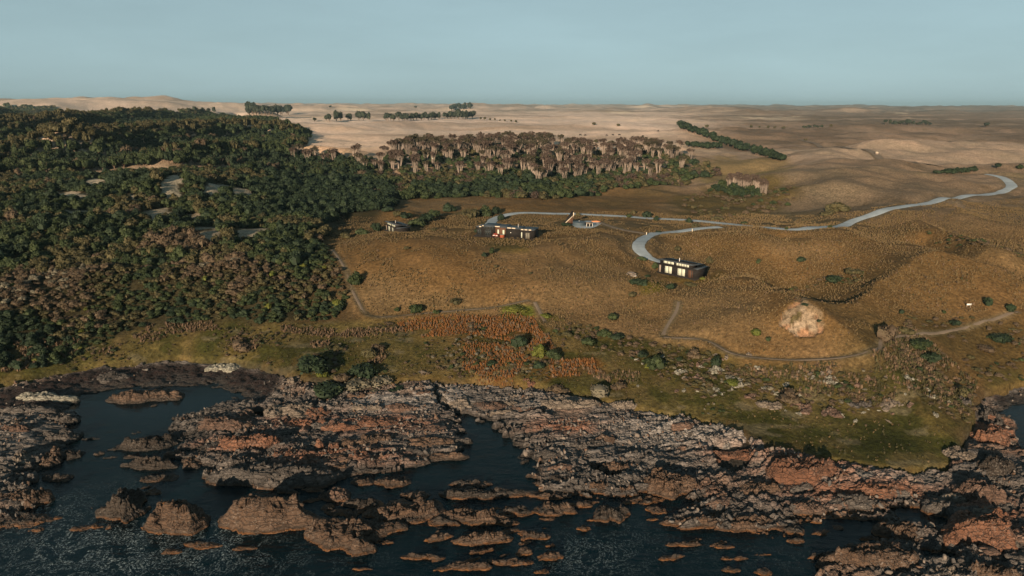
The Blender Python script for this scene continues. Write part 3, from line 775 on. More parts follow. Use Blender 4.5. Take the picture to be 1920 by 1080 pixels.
# ------------------------------------------------------------------ reef
M_ROCK = rock_material('shore_rock', True)
ORANGE = []
for (u, v), ru, rv in [((440,825),8,3),((590,855),7,2.5),((700,790),12,4),((1400,850),8,3),((1530,880),12,5),((1620,920),14,4),((1860,800),6,8),((1860,960),9,6),((560,790),8,3),((1060,800),7,3),((640,850),12,3),((1480,870),6,3)]:
    x, y = at_z(u, v, 1.5); ORANGE.append((x[0], y[0], ru, rv))
def orange_at(x, y):
    m = np.zeros(x.shape)
    for a, b_, ru, rv in ORANGE: m = np.maximum(m, np.exp(-(((x - a) / ru) ** 2 + ((y - b_) / rv) ** 2)))
    return m
def reef_surface(x, y):
    base = np.clip(reef_base(x, y), -0.3, 1.9)
    zb, i1, i2 = rock_blocks(x, y, 300)
    zb2, j1, j2 = rock_blocks(x, y, 333, STRATA + 0.12, (9, 3.4), (0.6, 0.42))
    kelp = np.maximum(poly_mask(x + fbm(x, y, 4, 7, 3), y + fbm(x, y, 4, 8, 3), KELP, 1.5), poly_mask(x, y, KELP2, 1.2))
    amp = (0.55 + 0.9 * sstep(-0.25, 0.45, fbm(x, y, 16, 12, 3))) * (1 - 0.93 * kelp)
    z = base - 0.15 + zb * amp * 1.35 + (zb2 - 0.42) * 1.6 * (1 - 0.95 * kelp) * sstep(-0.3, 0.4, fbm(x, y, 22, 15, 2))
    z += kelp * fbm(x, y, 1.3, 18, 4) * 0.65
    wm = water_mask(x, y)
    z = z * (1 - wm) + wm * (-2.2)
    return z, i1, i2, j1, kelp, wm
gx = np.arange(-128, 138, 0.235); gy = np.concatenate([np.arange(66, 152, 0.235)])
QX, QY = np.meshgrid(gx, gy)
QZ, i1, i2, j1, kelp, wm = reef_surface(QX, QY)
rmk = poly_mask(QX + fbm(QX, QY, 5, 4, 3) * 1.2, QY + fbm(QX, QY, 5, 14, 3) * 1.6, REEF, 0.8)
QZ = QZ * sstep(0.0, 0.5, rmk) + (np.minimum(Hbase(QX, QY), 2.2) - 0.9) * (1 - sstep(0.0, 0.5, rmk))
rc = np.ones(QX.shape + (3,)) * np.array([0.105, 0.097, 0.092])
tone = (0.6 * i1 + 0.4 * i2)[..., None]
rc = rc * (0.55 + 1.2 * tone)
pale = sstep(-0.25, 0.3, fbm(QX, QY, 18, 33, 4)) * sstep(0.7, 1.9, reef_base(QX, QY))
rc = rc * (1 - 0.65 * pale[..., None]) + 0.65 * pale[..., None] * np.array([0.42, 0.40, 0.385]) * (0.5 + tone)
brn = sstep(0.0, 0.45, fbm(QX, QY, 12, 36, 4)) * 0.65
rc = rc * (1 - brn[..., None]) + brn[..., None] * np.array([0.20, 0.125, 0.085]) * (0.5 + tone)
org = orange_at(QX, QY) * sstep(0.25, 0.6, i1) * 0.9
rc = rc * (1 - org[..., None]) + org[..., None] * np.array([0.29, 0.115, 0.055])
kc = np.array([0.013, 0.0052, 0.0048]) * (0.7 + 0.8 * tone)
rc = rc * (1 - kelp[..., None]) + kelp[..., None] * kc
rc *= 0.50
keep = (rmk > 0.02) & (wm < 0.995)
q = grid_quads(*QX.shape)
kq = keep.ravel()[q].any(1)
q = q[kq]
used = np.unique(q); remap = np.full(QX.size, -1, np.int64); remap[used] = np.arange(len(used))
reef_me = mesh_np('rocky_shore', np.stack([QX, QY, QZ], -1).reshape(-1, 3)[used], remap[q], M_ROCK, False, np.concatenate([rc, (1 - kelp)[..., None]], -1).reshape(-1, 4)[used])
ob('rocky_shore', reef_me, kind='structure', label='low broken reef of dark bedded rock between land and sea')
print('ground', NR * NT, 'reef', len(used))

# ------------------------------------------------------------------ rocks: each outcrop one object
M_OUT = rock_material('outcrop_rock', False)
TONES = {k: tuple(0.38 * q for q in v) for k, v in {'b': (0.165, 0.105, 0.070), 'o': (0.26, 0.125, 0.075), 'g': (0.125, 0.115, 0.108), 'w': (0.30, 0.255, 0.21), 'd': (0.070, 0.056, 0.046), 'l': (0.44, 0.44, 0.37), 'p': (0.22, 0.14, 0.105)}.items()}
ROCK_SPOTS = []
def outcrop_mesh(name, rx, ry, h, seed, ang, steep=0.72, lean=0.0, cx=0.0, cy=0.0, zb=0.0):
    s = min(0.32, max(0.10, rx / 42))
    lx = np.arange(-rx * 1.25, rx * 1.25 + s, s); ly = np.arange(-ry * 1.35, ry * 1.35 + s, s)
    X, Y = np.meshgrid(lx, ly)
    wl_ = max(rx, 1.0) * 0.6
    if h > 3.5: steep = 0.52
    wx = X + fbm(X + cx, Y + cy, wl_, seed, 2) * min(rx, ry * 2) * 0.42
    wy = Y + fbm(X + cx, Y + cy, wl_, seed + 9, 2) * ry * 0.5
    e = (np.abs(wx / rx) ** 2.0 + np.abs((wy - lean * wx) / ry) ** 2.0) ** 0.5
    sv = steep - 0.12 + 0.30 * fbm(X + cx, Y + cy, wl_ * 1.2, seed + 31, 2)
    P = np.where(wy < 0, np.clip((1.0 - e) / (1.0 - np.clip(sv, 0.3, 0.93)), 0, 1), np.clip((1.05 - e) / (1.05 - np.clip(sv - 0.25, 0.1, 0.8)), 0, 1))
    k1 = max(0.8, rx * 0.34); k2 = max(0.45, ry * 0.32)
    zz, i1, i2 = rock_blocks(X + cx, Y + cy, 400 + seed, ang, (k1, k2), (max(0.35, k1 * 0.34), max(0.22, k2 * 0.36)))
    a_ = (X * math.cos(ang + 0.5) + Y * math.sin(ang + 0.5)); c__ = (-X * math.sin(ang + 0.5) + Y * math.cos(ang + 0.5))
    f1, f2, gi_, _, _ = worley(a_ / (k1 * 1.5) + seed, c__ / (k2 * 2.2), seed + 77)
    P = P * (1 - 0.5 * min(1.0, 2.2 / h) * (1 - sstep(0.0, 0.10, f2 - f1))) * (1 - 0.28 * min(1.0, 2.5 / h) * (1 - gi_))
    big = 0.85 + 0.40 * fbm(X + cx, Y + cy, rx * 0.8, seed + 5, 3) - 0.22 * np.clip(wy / ry, -1, 1)
    am = min(1.0, 2.1 / h)
    z = zb + h * P * (0.80 - 0.40 * am + 0.66 * am * zz) * (0.55 + 0.45 * am + (0.45 - 0.45 * am) * big) * (big if am > 0.9 else 1.0) * 1.12 + 0.10 * min(1, h) * fbm(X + cx, Y + cy, 0.8, seed + 2, 3)
    z = z - (1 - sstep(0.0, 0.12, P)) * (0.9 + 0.3 * h)
    keep = e < 1.15
    q_ = grid_quads(*X.shape); q_ = q_[keep.ravel()[q_].any(1)]
    us = np.unique(q_); rm_ = np.full(X.size, -1, np.int64); rm_[us] = np.arange(len(us))
    # bedding: the faces step in and out along dipping layers, with broken blocks
    lay = (z - zb) * 1.0 + 0.22 * X * math.sin(ang + 0.3) + 0.10 * Y
    th_ = max(0.32, h * 0.13)
    li_ = np.floor(lay / th_); fr_ = lay / th_ - li_
    sh = (h01(li_.astype(np.int64), np.zeros(li_.shape, np.int64), seed) - 0.5) * 1.0 - 0.35 * (fr_ < 0.22)
    sh = sh * sstep(0.0, 0.25, P) * (1 - 0.75 * sstep(0.85, 1.0, P)) * min(0.55, 0.16 * h)
    bx = (vnoise(X * 0.9 / max(th_, 0.4) + seed, li_ * 1.7 + Y, seed) - 0.5) * 0.5 * min(1, h * 0.3)
    gl_ = np.hypot(X / rx, Y / ry) + 1e-6
    X2 = X + (X / rx / gl_) * sh + bx * 0.5; Y2 = Y + (Y / ry / gl_) * sh + bx * 0.8
    co = np.stack([X2, Y2, z - zb], -1).reshape(-1, 3)[us]
    me = mesh_np(name, co, rm_[q_], M_OUT, False)
    return me
def outcrop(u0, u1, vt, vb, h, tone, label, group=None, ang=STRATA, zb=None, name='rock_outcrop', steep=0.72, lean=0.0):
    uc = (u0 + u1) / 2
    if zb is None:
        x, y = at_z(uc, vb, 0.4)
        zb = max(0.0, min(2.4, float(np.clip(reef_base(x, y), -0.3, 2.6)[0]))) * (1 - float(water_mask(x, y)[0]))
    xl, yl = at_z(u0, vb, zb); xr, yr = at_z(u1, vb, zb); xb, yb = at_z(uc, vt, zb + h * 0.8)
    rx = (xr[0] - xl[0]) / 2 * 1.05; cx = (xl[0] + xr[0]) / 2
    yf = (yl[0] + yr[0]) / 2
    dep = max(yb[0] - yf, 0.30 * rx, 0.6)
    ry = dep / 2; cy = yf + ry
    seed = int(abs(u0 * 7 + vt * 13)) % 5000
    me = outcrop_mesh(name, rx, ry, h, seed, ang, steep, lean, cx, cy, zb)
    o = ob(name, me, None, label, 'rock', group, None, (cx, cy, zb))
    t = TONES[tone]; j = 0.85 + 0.3 * random.random()
    o.color = (t[0] * j, t[1] * j, t[2] * j, 1)
    ROCK_SPOTS.append((cx, cy, max(rx, ry)))
    return o

A2 = math.radians(20)
OUT = [
 (372,602,908,1005,5.6,'b','massive brown rock slab with cracked upright face, standing in the surf',None,STRATA),
 (268,378,912,1005,5.4,'b','pointed brown sea stack just left of the massive slab',None,STRATA),
 (166,248,900,985,4.0,'d','dark ragged sea stack alone in open water left of the pointed stack',None,STRATA),
 (565,738,948,1035,2.8,'b','broad layered shelf rock with golden kelp hem right of the massive slab',None,STRATA),
 (685,826,915,982,2.0,'b','slanting brown ledge running up to the right above the layered shelf',None,STRATA+0.25),
 (820,928,936,985,2.0,'b','blocky brown rock in mid channel above two long low ledges',None,STRATA),
 (826,1010,905,936,1.4,'d','dark flat skerry at the head of the mid channel rocks',None,STRATA),
 (848,965,985,1025,1.8,'b','tumbled brown rock stack in mid channel, lower of the pair',None,STRATA),
 (832,928,1044,1072,1.1,'b','low rock ledge awash at the bottom edge, left half of the broken pair',None,STRATA),
 (918,1002,1040,1062,0.9,'b','low rock ledge awash at the bottom edge, right half of the broken pair',None,STRATA),
 (748,832,1030,1052,0.9,'b','narrow kelp-fringed ledge awash left of the broken pair',None,STRATA),
 (660,696,1064,1070,0.4,'b','tiny wave-washed rock at the bottom edge below the layered shelf',None,STRATA),
 (378,625,860,912,2.8,'g','long grey tilted rock wall with orange crest behind the massive slab',None,STRATA-0.05),
 (402,522,803,846,2.4,'o','orange humped ridge of rock above the long grey wall',None,STRATA+0.1),
 (348,466,768,806,2.2,'p','pale ribbed rock hump at the right side of the inner bay',None,STRATA),
 (498,602,744,784,2.3,'w','cream rounded outcrop near the grass beside the bay',None,STRATA),
 (194,322,716,760,1.8,'b','rock islet in the inner bay with white crest',None,STRATA),
 (384,446,675,696,1.1,'l','bleached white flat boulder on the seaweed beach',None,STRATA),
 (530,562,696,722,1.6,'w','peach boulder at the right end of the seaweed beach',None,STRATA),
 (212,312,803,848,2.2,'d','dark upper rock of the cluster in the mouth of the bay',None,STRATA),
 (216,322,846,884,2.0,'d','brown-capped lower rock of the cluster in the mouth of the bay',None,STRATA),
 (298,330,838,862,1.2,'b','small brown knob right of the cluster in the bay mouth',None,STRATA),
 (0,54,838,872,2.0,'w','pale domed rock at the left edge of the photo',None,STRATA),
 (56,102,832,876,1.8,'b','brown double rock right of the pale dome at the left edge',None,STRATA),
 (-20,72,904,950,1.8,'b','flat-topped brown rock at the left edge below the pale dome',None,STRATA),
 (-20,62,952,995,0.9,'d','dark weedy rock awash at the left edge',None,STRATA),
 (20,130,728,752,1.3,'l','white lichened rock rib, top of the left-hand reef',None,STRATA),
 (-20,90,752,775,1.3,'g','grey rock rib at the left edge below the seaweed beach',None,STRATA),
 (60,142,766,792,1.5,'g','grey knobbly rock on the bay side of the left-hand reef',None,STRATA),
 (-10,60,786,812,1.5,'p','pinkish rock mound at the left edge above the pale dome',None,STRATA),
 (60,140,798,828,1.5,'g','dark-footed grey rock at the bay edge of the left-hand reef',None,STRATA),
 (170,238,690,716,1.3,'g','grey craggy rock between seaweed beach and islet',None,STRATA),
 (586,606,820,840,1.6,'o','small upright orange block behind the long grey wall',None,STRATA),
 (508,552,836,860,1.4,'o','orange jagged ridge left of the upright orange block',None,STRATA),
 (612,634,826,842,1.2,'o','orange knob right of the upright orange block',None,STRATA),
 (640,732,844,870,1.3,'p','pink-brown ledge right of the orange knob',None,STRATA),
 (738,872,842,864,1.1,'b','long low brown ledge reaching toward the middle channel',None,STRATA),
 (700,772,884,914,1.5,'b','humped brown rock at the left mouth of the middle channel',None,STRATA),
 (655,700,888,912,1.2,'b','small brown rock left of the humped channel rock',None,STRATA),
 (590,662,906,942,1.8,'p','knobbly pink rock between massive slab and layered shelf',None,STRATA),
 (664,742,800,832,1.3,'b','brown ribbed ledge above the pink-brown ledge',None,STRATA),
 (650,762,778,800,1.2,'o','reddish rock rib high on the middle reef',None,STRATA),
 (596,676,790,806,1.0,'o','brick-red low rib left of the reddish rib',None,STRATA),
 (560,612,755,782,1.5,'o','orange rock right of the cream rounded outcrop',None,STRATA),
 (648,718,752,768,1.1,'w','flat pale pink slab near the scrub edge',None,STRATA),
 (714,790,745,772,1.2,'p','pink broken rock left of the narrow inlet',None,STRATA),
 (620,700,815,836,1.1,'b','brown rib in the middle of the left reef',None,STRATA),
 (760,850,812,832,1.0,'b','low brown rib left of the narrow inlet mouth',None,STRATA),
 (822,900,722,770,1.0,'w','bare pale slab sloping down beside the narrow inlet',None,STRATA),
 (1010,1122,735,766,1.4,'w','long cream ledge under the grass right of the narrow inlet',None,-0.35),
 (1140,1195,745,764,1.2,'w','short cream ledge at the grass edge right of the long cream ledge',None,STRATA),
 (895,960,742,770,1.2,'p','pink ribbed rock just right of the narrow inlet',None,STRATA),
 (960,1040,752,782,1.2,'p','pinkish bedded rock below the long cream ledge',None,STRATA),
 (1060,1140,818,840,1.2,'g','pale grey rib right of the middle channel',None,STRATA),
 (1088,1134,856,878,1.2,'p','pinkish block above the round rock at the channel',None,STRATA),
 (1132,1184,856,888,1.9,'b','square brown block beside the pinkish block',None,STRATA),
 (1010,1086,930,966,1.9,'b','round cracked brown rock standing in the middle channel',None,STRATA),
 (1118,1178,932,982,1.9,'d','dark split rock in the water right of the round cracked rock',None,STRATA),
 (1092,1150,893,926,1.6,'b','brown ledge above the round cracked rock',None,STRATA),
 (1148,1202,896,934,1.7,'b','brown rounded ledge right above the dark split rock',None,STRATA),
 (1204,1306,872,934,3.0,'b','large wedge-shaped brown outcrop with smooth face right of the channel',None,STRATA+0.2),
 (1218,1250,942,966,0.9,'b','small rock alone in the cove below the large wedge',None,STRATA),
 (1300,1376,890,936,1.6,'p','pink-brown broken ledge right of the large wedge',None,A2),
 (1250,1372,952,992,1.8,'b','slanting layered ledge at the right of the cove, left part',None,A2),
 (1352,1482,948,1000,1.8,'b','slanting layered ledge at the right of the cove, right part',None,A2),
 (1246,1318,1010,1026,0.8,'b','low golden rock awash below the slanting ledges',None,STRATA),
 (1338,1382,1016,1030,0.7,'b','small wave-washed rock right of the low golden rock',None,STRATA),
 (1352,1392,1058,1074,0.8,'b','little brown rock at the bottom edge in the right-hand sea',None,STRATA),
 (1414,1452,1058,1082,0.9,'b','little brown rock at the bottom edge nearest the right shore',None,STRATA),
 (1338,1462,834,866,1.7,'o','red-orange slanted ridge beside the tide pool',None,A2),
 (1455,1602,845,904,3.2,'o','big red and cream hump at the foot of the green turf',None,A2),
 (1600,1722,896,928,1.6,'o','long low orange ledge below the green turf',None,0.1),
 (1480,1566,922,962,1.5,'p','brown-pink ledge below the big red hump',None,A2),
 (1560,1662,918,954,1.5,'g','grey blocky ledge below the long orange ledge',None,STRATA),
 (1380,1470,890,930,1.4,'b','brown fractured ledge below the red-orange ridge',None,A2),
 (1545,1775,1008,1072,2.8,'b','long brown whaleback rock at the bottom right',None,A2),
 (1652,1742,962,1012,1.8,'b','jagged brown rock above the long whaleback',None,STRATA),
 (1788,1925,930,1032,4.2,'o','huge orange-brown tilted slab at the right edge',None,A2+0.2),
 (1728,1832,1048,1095,1.9,'w','pale knobbly rock in the bottom right corner',None,STRATA),
 (1838,1925,1040,1095,2.0,'b','brown knobbly rock in the very corner at bottom right',None,STRATA),
 (1812,1900,880,946,3.0,'p','rounded pinkish rock above the huge tilted slab',None,-0.5),
 (1842,1925,842,900,3.2,'d','dark ridged crag at the right edge above the pinkish rock',None,-0.5),
 (1832,1900,752,800,2.8,'g','grey upright crag beside the right-hand inlet',None,-0.7),
 (1842,1912,786,836,3.2,'o','rusty ribbed crag below the grey upright crag',None,-0.6),
 (1780,1840,828,862,1.6,'w','cream rock at the right end of the green turf',None,STRATA),
 (935,1005,940,968,1.3,'d','dark weedy rock right of the blocky rock in mid channel',None,STRATA),
 (975,1030,985,1015,1.2,'b','brown rock right of the tumbled stack in mid channel',None,STRATA),
 (880,975,958,988,1.4,'b','brown rock between blocky rock and tumbled stack',None,STRATA),
 (735,800,955,985,1.3,'d','dark ledge below the slanting brown ledge',None,STRATA),
 (640,720,925,955,1.5,'d','dark rock bridging the massive slab and the slanting ledge',None,STRATA),
 (105,150,835,862,1.4,'d','dark rock at the bay edge below the grey knobbly rocks',None,STRATA),
 (75,130,880,905,1.2,'d','dark low rock off the left-hand reef',None,STRATA),
 (255,330,880,905,1.0,'d','dark flat rock below the bay mouth cluster',None,STRATA),
 (330,380,846,880,1.4,'b','brown rock joining the bay mouth cluster to the reef',None,STRATA),
 (1020,1090,880,905,1.2,'d','dark ledge above the round cracked rock, left of the brown ledge',None,STRATA),
 (340,420,1010,1030,0.6,'d','dark rock awash in the foam below the massive slab',None,STRATA),
 (430,480,1020,1034,0.5,'d','small dark rock awash right of the foam',None,STRATA),
 (300,340,1025,1040,0.5,'d','small dark rock awash in the foam, left one',None,STRATA),
 (1740,1800,925,958,1.3,'g','grey ledge left of the rounded pinkish rock',None,STRATA),
]

for (a0, a1, vt, vb, hh_, tn, lb, gr, an) in OUT:
    outcrop(a0, a1, vt, vb, hh_, tn, lb, gr, an)
# lichen-pale boulders on the turf below the coast path
LAND = [(1335,1376,682,704,1.3,'l','largest pale boulder of the group left of the coast path bend'),(1368,1404,692,730,1.5,'l','tall pale boulder right of the largest pale boulder below the path'),
 (1538,1574,703,726,1.3,'l','pale cracked boulder alone on the turf below the sand scar'),(1518,1534,699,716,0.9,'l','small pale boulder left of the cracked boulder on the turf'),
 (1424,1482,744,768,1.2,'w','peach ledge on the turf under a dark bush'),(1402,1422,731,752,1.1,'p','pink boulder left of the peach ledge'),
 (1488,1534,748,776,1.2,'p','pinkish ledge right of the peach ledge'),(1543,1592,760,784,1.1,'p','pink broken rock at the right end of the ledges on the turf'),
 (1594,1640,748,766,1.1,'g','grey rock below the right-hand slope'),(1648,1702,738,772,1.4,'w','cream-topped rock right of the grey rock on the turf'),
 (1338,1352,722,736,0.7,'l','small pale boulder below the tall pale boulder'),(1300,1330,700,716,0.9,'p','pink boulder left of the largest pale boulder'),(1268,1290,688,704,0.9,'l','pale boulder at the left end of the boulder group'),
 (1452,1470,730,745,0.8,'l','pale knob above the peach ledge'),(1430,1444,722,735,0.7,'l','little grey-white stone above the pink boulder'),(1695,1716,700,716,0.9,'l','pale stone half way up the right-hand slope'),
 (1745,1758,703,718,0.9,'l','pale stone on the right-hand slope toward the inlet'),(1740,1760,735,750,0.9,'l','pale stone low on the right-hand slope'),(1800,1822,745,762,1.0,'g','grey stone above the cream rock at the turf end'),
 (1600,1622,716,728,0.7,'p','pink stone left of the pale slope stones'),(780,812,694,704,0.8,'w','cream lip of the little overhang at the grass edge'),(970,1022,708,726,1.3,'o','golden-orange crumbling bank below the rust reeds')]
for (a0, a1, vt, vb, hh_, tn, lb) in LAND:
    x, y = one((a0 + a1) / 2, vb)
    wd_ = (a1 - a0) * 0.12
    outcrop(a0 - wd_, a1 + wd_, vt - 2, vb, hh_ * 1.3, tn, lb, None, STRATA, float(H(np.array([x]), np.array([y]))[0]) - 0.1, 'boulder')

# smaller blocks on the reef: nothing in the photograph tells the members of one zone apart
def cube_sphere(n):
    V = []; Q = []
    for ax in range(3):
        for sg in (-1, 1):
            o_ = len(V)
            for i in range(n + 1):
                for j in range(n + 1):
                    a = 2 * i / n - 1; b_ = 2 * j / n - 1
                    p = [0, 0, 0]; p[ax] = sg; p[(ax + 1) % 3] = a; p[(ax + 2) % 3] = b_
                    V.append(p)
            for i in range(n):
                for j in range(n):
                    k = o_ + i * (n + 1) + j
                    f = (k, k + n + 1, k + n + 2, k + 1)
                    Q.append(f if sg > 0 else f[::-1])
    V = np.array(V, float)
    return V / np.linalg.norm(V, axis=1, keepdims=True), np.array(Q)
CS4 = cube_sphere(4); CS2 = cube_sphere(2); CS6 = cube_sphere(6)
def boulder_mesh(seed, n=CS6, mat=None):
    V, Q = n
    r = np.random.default_rng(seed)
    V = V.copy()
    R_ = np.full(len(V), 1.0)
    for _ in range(14):                      # planar breaks
        d = r.normal(size=3); d /= np.linalg.norm(d)
        t = r.uniform(0.55, 0.9)
        pr = V @ d
        R_ = np.minimum(R_, np.where(pr > 1e-3, t / np.maximum(pr, 1e-3), 9))
    V = V * R_[:, None]
    V += fbm(V[:, 0] * 3 + seed, V[:, 1] * 3 + V[:, 2] * 2, 1.0, seed, 3)[:, None] * V * 0.16
    V *= np.array([1.0, r.uniform(0.6, 0.9), r.uniform(0.5, 0.8)])
    return mesh_np('boulder', V, Q, mat or M_OUT, False)
BM = [outcrop_mesh('boulder', 1.0 + 0.1 * (k % 4), 0.55 + 0.12 * (k % 3), 0.62 + 0.12 * (k % 3), 7000 + 31 * k, STRATA + 0.1 * (k % 3 - 1), 0.7, 0.0, 13.0 * k, 7.0 * k) for k in range(14)]
ZONES = [  # pixel rectangle, count, size range, tones, label
 ((0,735,140,880), 22, (0.7,1.8), 'ggld', 'grey boulder among the crowded rocks of the left-hand reef'),
 ((330,770,640,905), 34, (0.6,1.7), 'gbpo', 'brown-grey block on the reef between bay and long grey wall'),
 ((600,740,870,880), 46, (0.6,1.6), 'gpbb', 'brown block on the reef left of the middle channel'),
 ((900,745,1200,800), 30, (0.5,1.4), 'gpw', 'pinkish-grey block on the reef under the cream ledges'),
 ((1000,800,1340,900), 44, (0.6,1.8), 'ggpb', 'grey block on the reef right of the middle channel'),
 ((1340,860,1640,1000), 40, (0.6,1.8), 'gbpo', 'brown block on the reef below the big red hump'),
 ((1640,900,1920,1070), 34, (0.7,2.0), 'gbpw', 'brown-grey block on the reef at the lower right'),
 ((1790,760,1915,900), 16, (0.6,1.6), 'gdp', 'dark block on the crags beside the right-hand inlet'),
]
for (u0, v0_, u1, v1_), n, (s0, s1_), tns, lb in ZONES:
    n = int(n * 0.38)
    k = 0; tries = 0
    while k < n and tries < n * 12:
        tries += 1
        u = random.uniform(u0, u1); v = random.uniform(v0_, v1_)
        x, y = at_z(u, v, 1.0)
        if water_mask(x, y)[0] > 0.35 or poly_mask(x, y, REEF, 0.6)[0] < 0.6: continue
        s = random.uniform(s0, s1_) * (1.0 if random.random() < 0.8 else 1.4)
        z = float(reef_surface(x, y)[0][0])
        tn_ = random.choice(tns); cw = {'g': 'grey', 'b': 'brown', 'p': 'pinkish', 'o': 'orange', 'w': 'cream', 'l': 'pale lichened', 'd': 'dark'}[tn_]
        o = ob('boulder', random.choice(BM), None, ('large ' if s > s1_ * 0.8 else ('small ' if s < s0 + (s1_ - s0) * 0.35 else '')) + cw + ' block' + lb[lb.index(' on the') if ' on the' in lb else lb.index(' among'):] + (', seaward half' if v > (v0_ + v1_) / 2 else ', landward half'), 'rock', lb.replace('grey boulder', 'boulders').replace('block', 'blocks'), None, (x[0], y[0], z - 0.15 * s))
        o.rotation_euler = (random.uniform(-0.1, 0.1), random.uniform(-0.15, 0.15), random.uniform(-0.25, 0.25) + STRATA)
        o.scale = (s * random.uniform(0.9, 1.6), s * random.uniform(0.8, 1.2), s * random.uniform(0.7, 1.2))
        t = TONES[tn_]; j = random.uniform(0.75, 1.2)
        o.color = (t[0] * j, t[1] * j, t[2] * j, 1)
        k += 1

# low rocks awash in the channels, and pale stones strewn over the turf
for (u0, v0_, u1, v1_), n, (s0, s1_), tns, lb in [
    ((560,900,830,1045), 14, (0.7,1.7), 'bd', 'wave-washed rock between layered shelf and slanting ledge'), ((815,895,1040,1070), 24, (0.6,1.8), 'bbd', 'wave-washed rock among the mid channel skerries'),
    ((60,880,330,1000), 12, (0.6,1.4), 'bd', 'wave-washed rock off the left-hand reef'), ((1000,900,1260,1000), 16, (0.6,1.6), 'bbd', 'wave-washed rock around the round cracked rock'), ((1260,985,1640,1060), 14, (0.5,1.5), 'bd', 'wave-washed rock below the slanting layered ledges'), ((150,780,340,890), 8, (0.6,1.3), 'db', 'wave-washed rock around the bay mouth cluster')]:
    for k in range(n):
        u = random.uniform(u0, u1); v = random.uniform(v0_, v1_); x, y = at_z(u, v, 0.2)
        s = random.uniform(s0, s1_); tn_ = random.choice(tns)
        o = ob('boulder', random.choice(BM), None, ('large ' if s > s0 + (s1_ - s0) * 0.7 else ('small ' if s < s0 + (s1_ - s0) * 0.35 else '')) + ('brown ' if tn_ == 'b' else 'dark ') + lb, 'rock', lb.replace('rock', 'rocks', 1), None, (x[0], y[0], random.uniform(-0.30, -0.05) * s), random.uniform(-0.25, 0.25) + STRATA)
        o.scale = (s * random.uniform(1.0, 1.9), s * random.uniform(0.8, 1.2), s * random.uniform(0.7, 1.3))
        t = TONES[tn_]; o.color = (t[0], t[1], t[2], 1)
for (u0, v0_, u1, v1_), n, lb in [((1190,655,1420,740), 34, 'on the turf around the tall pale boulder'), ((1420,690,1600,780), 26, 'on the turf near the peach ledge'), ((1600,690,1800,790), 24, 'on the right-hand slope above the turf')]:
    for k in range(n):
        x_, y_ = one(random.uniform(u0, u1), random.uniform(v0_, v1_)); s = random.uniform(0.3, 0.85); tn_ = random.choice('llwp')
        o = ob('boulder', random.choice(BM), None, ('larger ' if s > 0.6 else 'little ') + {'l': 'grey-white', 'w': 'cream', 'p': 'pinkish'}[tn_] + ' stone ' + lb, 'rock', 'stones ' + lb, None, (x_, y_, float(H(np.array([x_]), np.array([y_]))[0]) - 0.05), random.uniform(0, 6.28))
        o.scale = (s, s, s * random.uniform(0.9, 1.4)); t = TONES[tn_]; o.color = (t[0], t[1], t[2], 1)

# ------------------------------------------------------------------ scattering of uncountable cover
PROTO = {}
def proto_collection(name, meshes):
    c = bpy.data.collections.new(name)
    for k, me in enumerate(meshes):
        o = bpy.data.objects.new('%s_%03d' % (name, k), me); c.objects.link(o)
    return c
def scatter(name, P, rot, scl, idx, coll, label):
    me = bpy.data.meshes.new(name)
    n = len(P)
    me.vertices.add(n); me.vertices.foreach_set('co', np.asarray(P, np.float32).ravel())
    for an, ty, dat in (('rot', 'FLOAT_VECTOR', rot), ('scl', 'FLOAT_VECTOR', scl)):
        a = me.attributes.new(an, ty, 'POINT'); a.data.foreach_set('vector', np.asarray(dat, np.float32).ravel())
    a = me.attributes.new('pick', 'INT', 'POINT'); a.data.foreach_set('value', np.asarray(idx, np.int32))
    o = ob(name, me, None, label, None, None, 'stuff')
    ng = bpy.data.node_groups.new(name, 'GeometryNodeTree')
    ng.interface.new_socket('Geometry', in_out='INPUT', socket_type='NodeSocketGeometry')
    ng.interface.new_socket('Geometry', in_out='OUTPUT', socket_type='NodeSocketGeometry')
    N = ng.nodes; L = ng.links
    gi = N.new('NodeGroupInput'); go = N.new('NodeGroupOutput')
    ip = N.new('GeometryNodeInstanceOnPoints'); ci = N.new('GeometryNodeCollectionInfo')
    ci.inputs['Collection'].default_value = coll
    ci.inputs['Separate Children'].default_value = True; ci.inputs['Reset Children'].default_value = True
    ip.inputs['Pick Instance'].default_value = True
    def na(nm, ty):
        q_ = N.new('GeometryNodeInputNamedAttribute'); q_.data_type = ty; q_.inputs['Name'].default_value = nm
        return [s for s in q_.outputs if s.enabled and s.name == 'Attribute'][0]
    L.new(gi.outputs[0], ip.inputs['Points']); L.new(ci.outputs[0], ip.inputs['Instance'])
    L.new(na('pick', 'INT'), ip.inputs['Instance Index'])
    L.new(na('rot', 'FLOAT_VECTOR'), ip.inputs['Rotation']); L.new(na('scl', 'FLOAT_VECTOR'), ip.inputs['Scale'])
    L.new(ip.outputs[0], go.inputs[0])
    md = o.modifiers.new('scatter', 'NODES'); md.node_group = ng
    return o
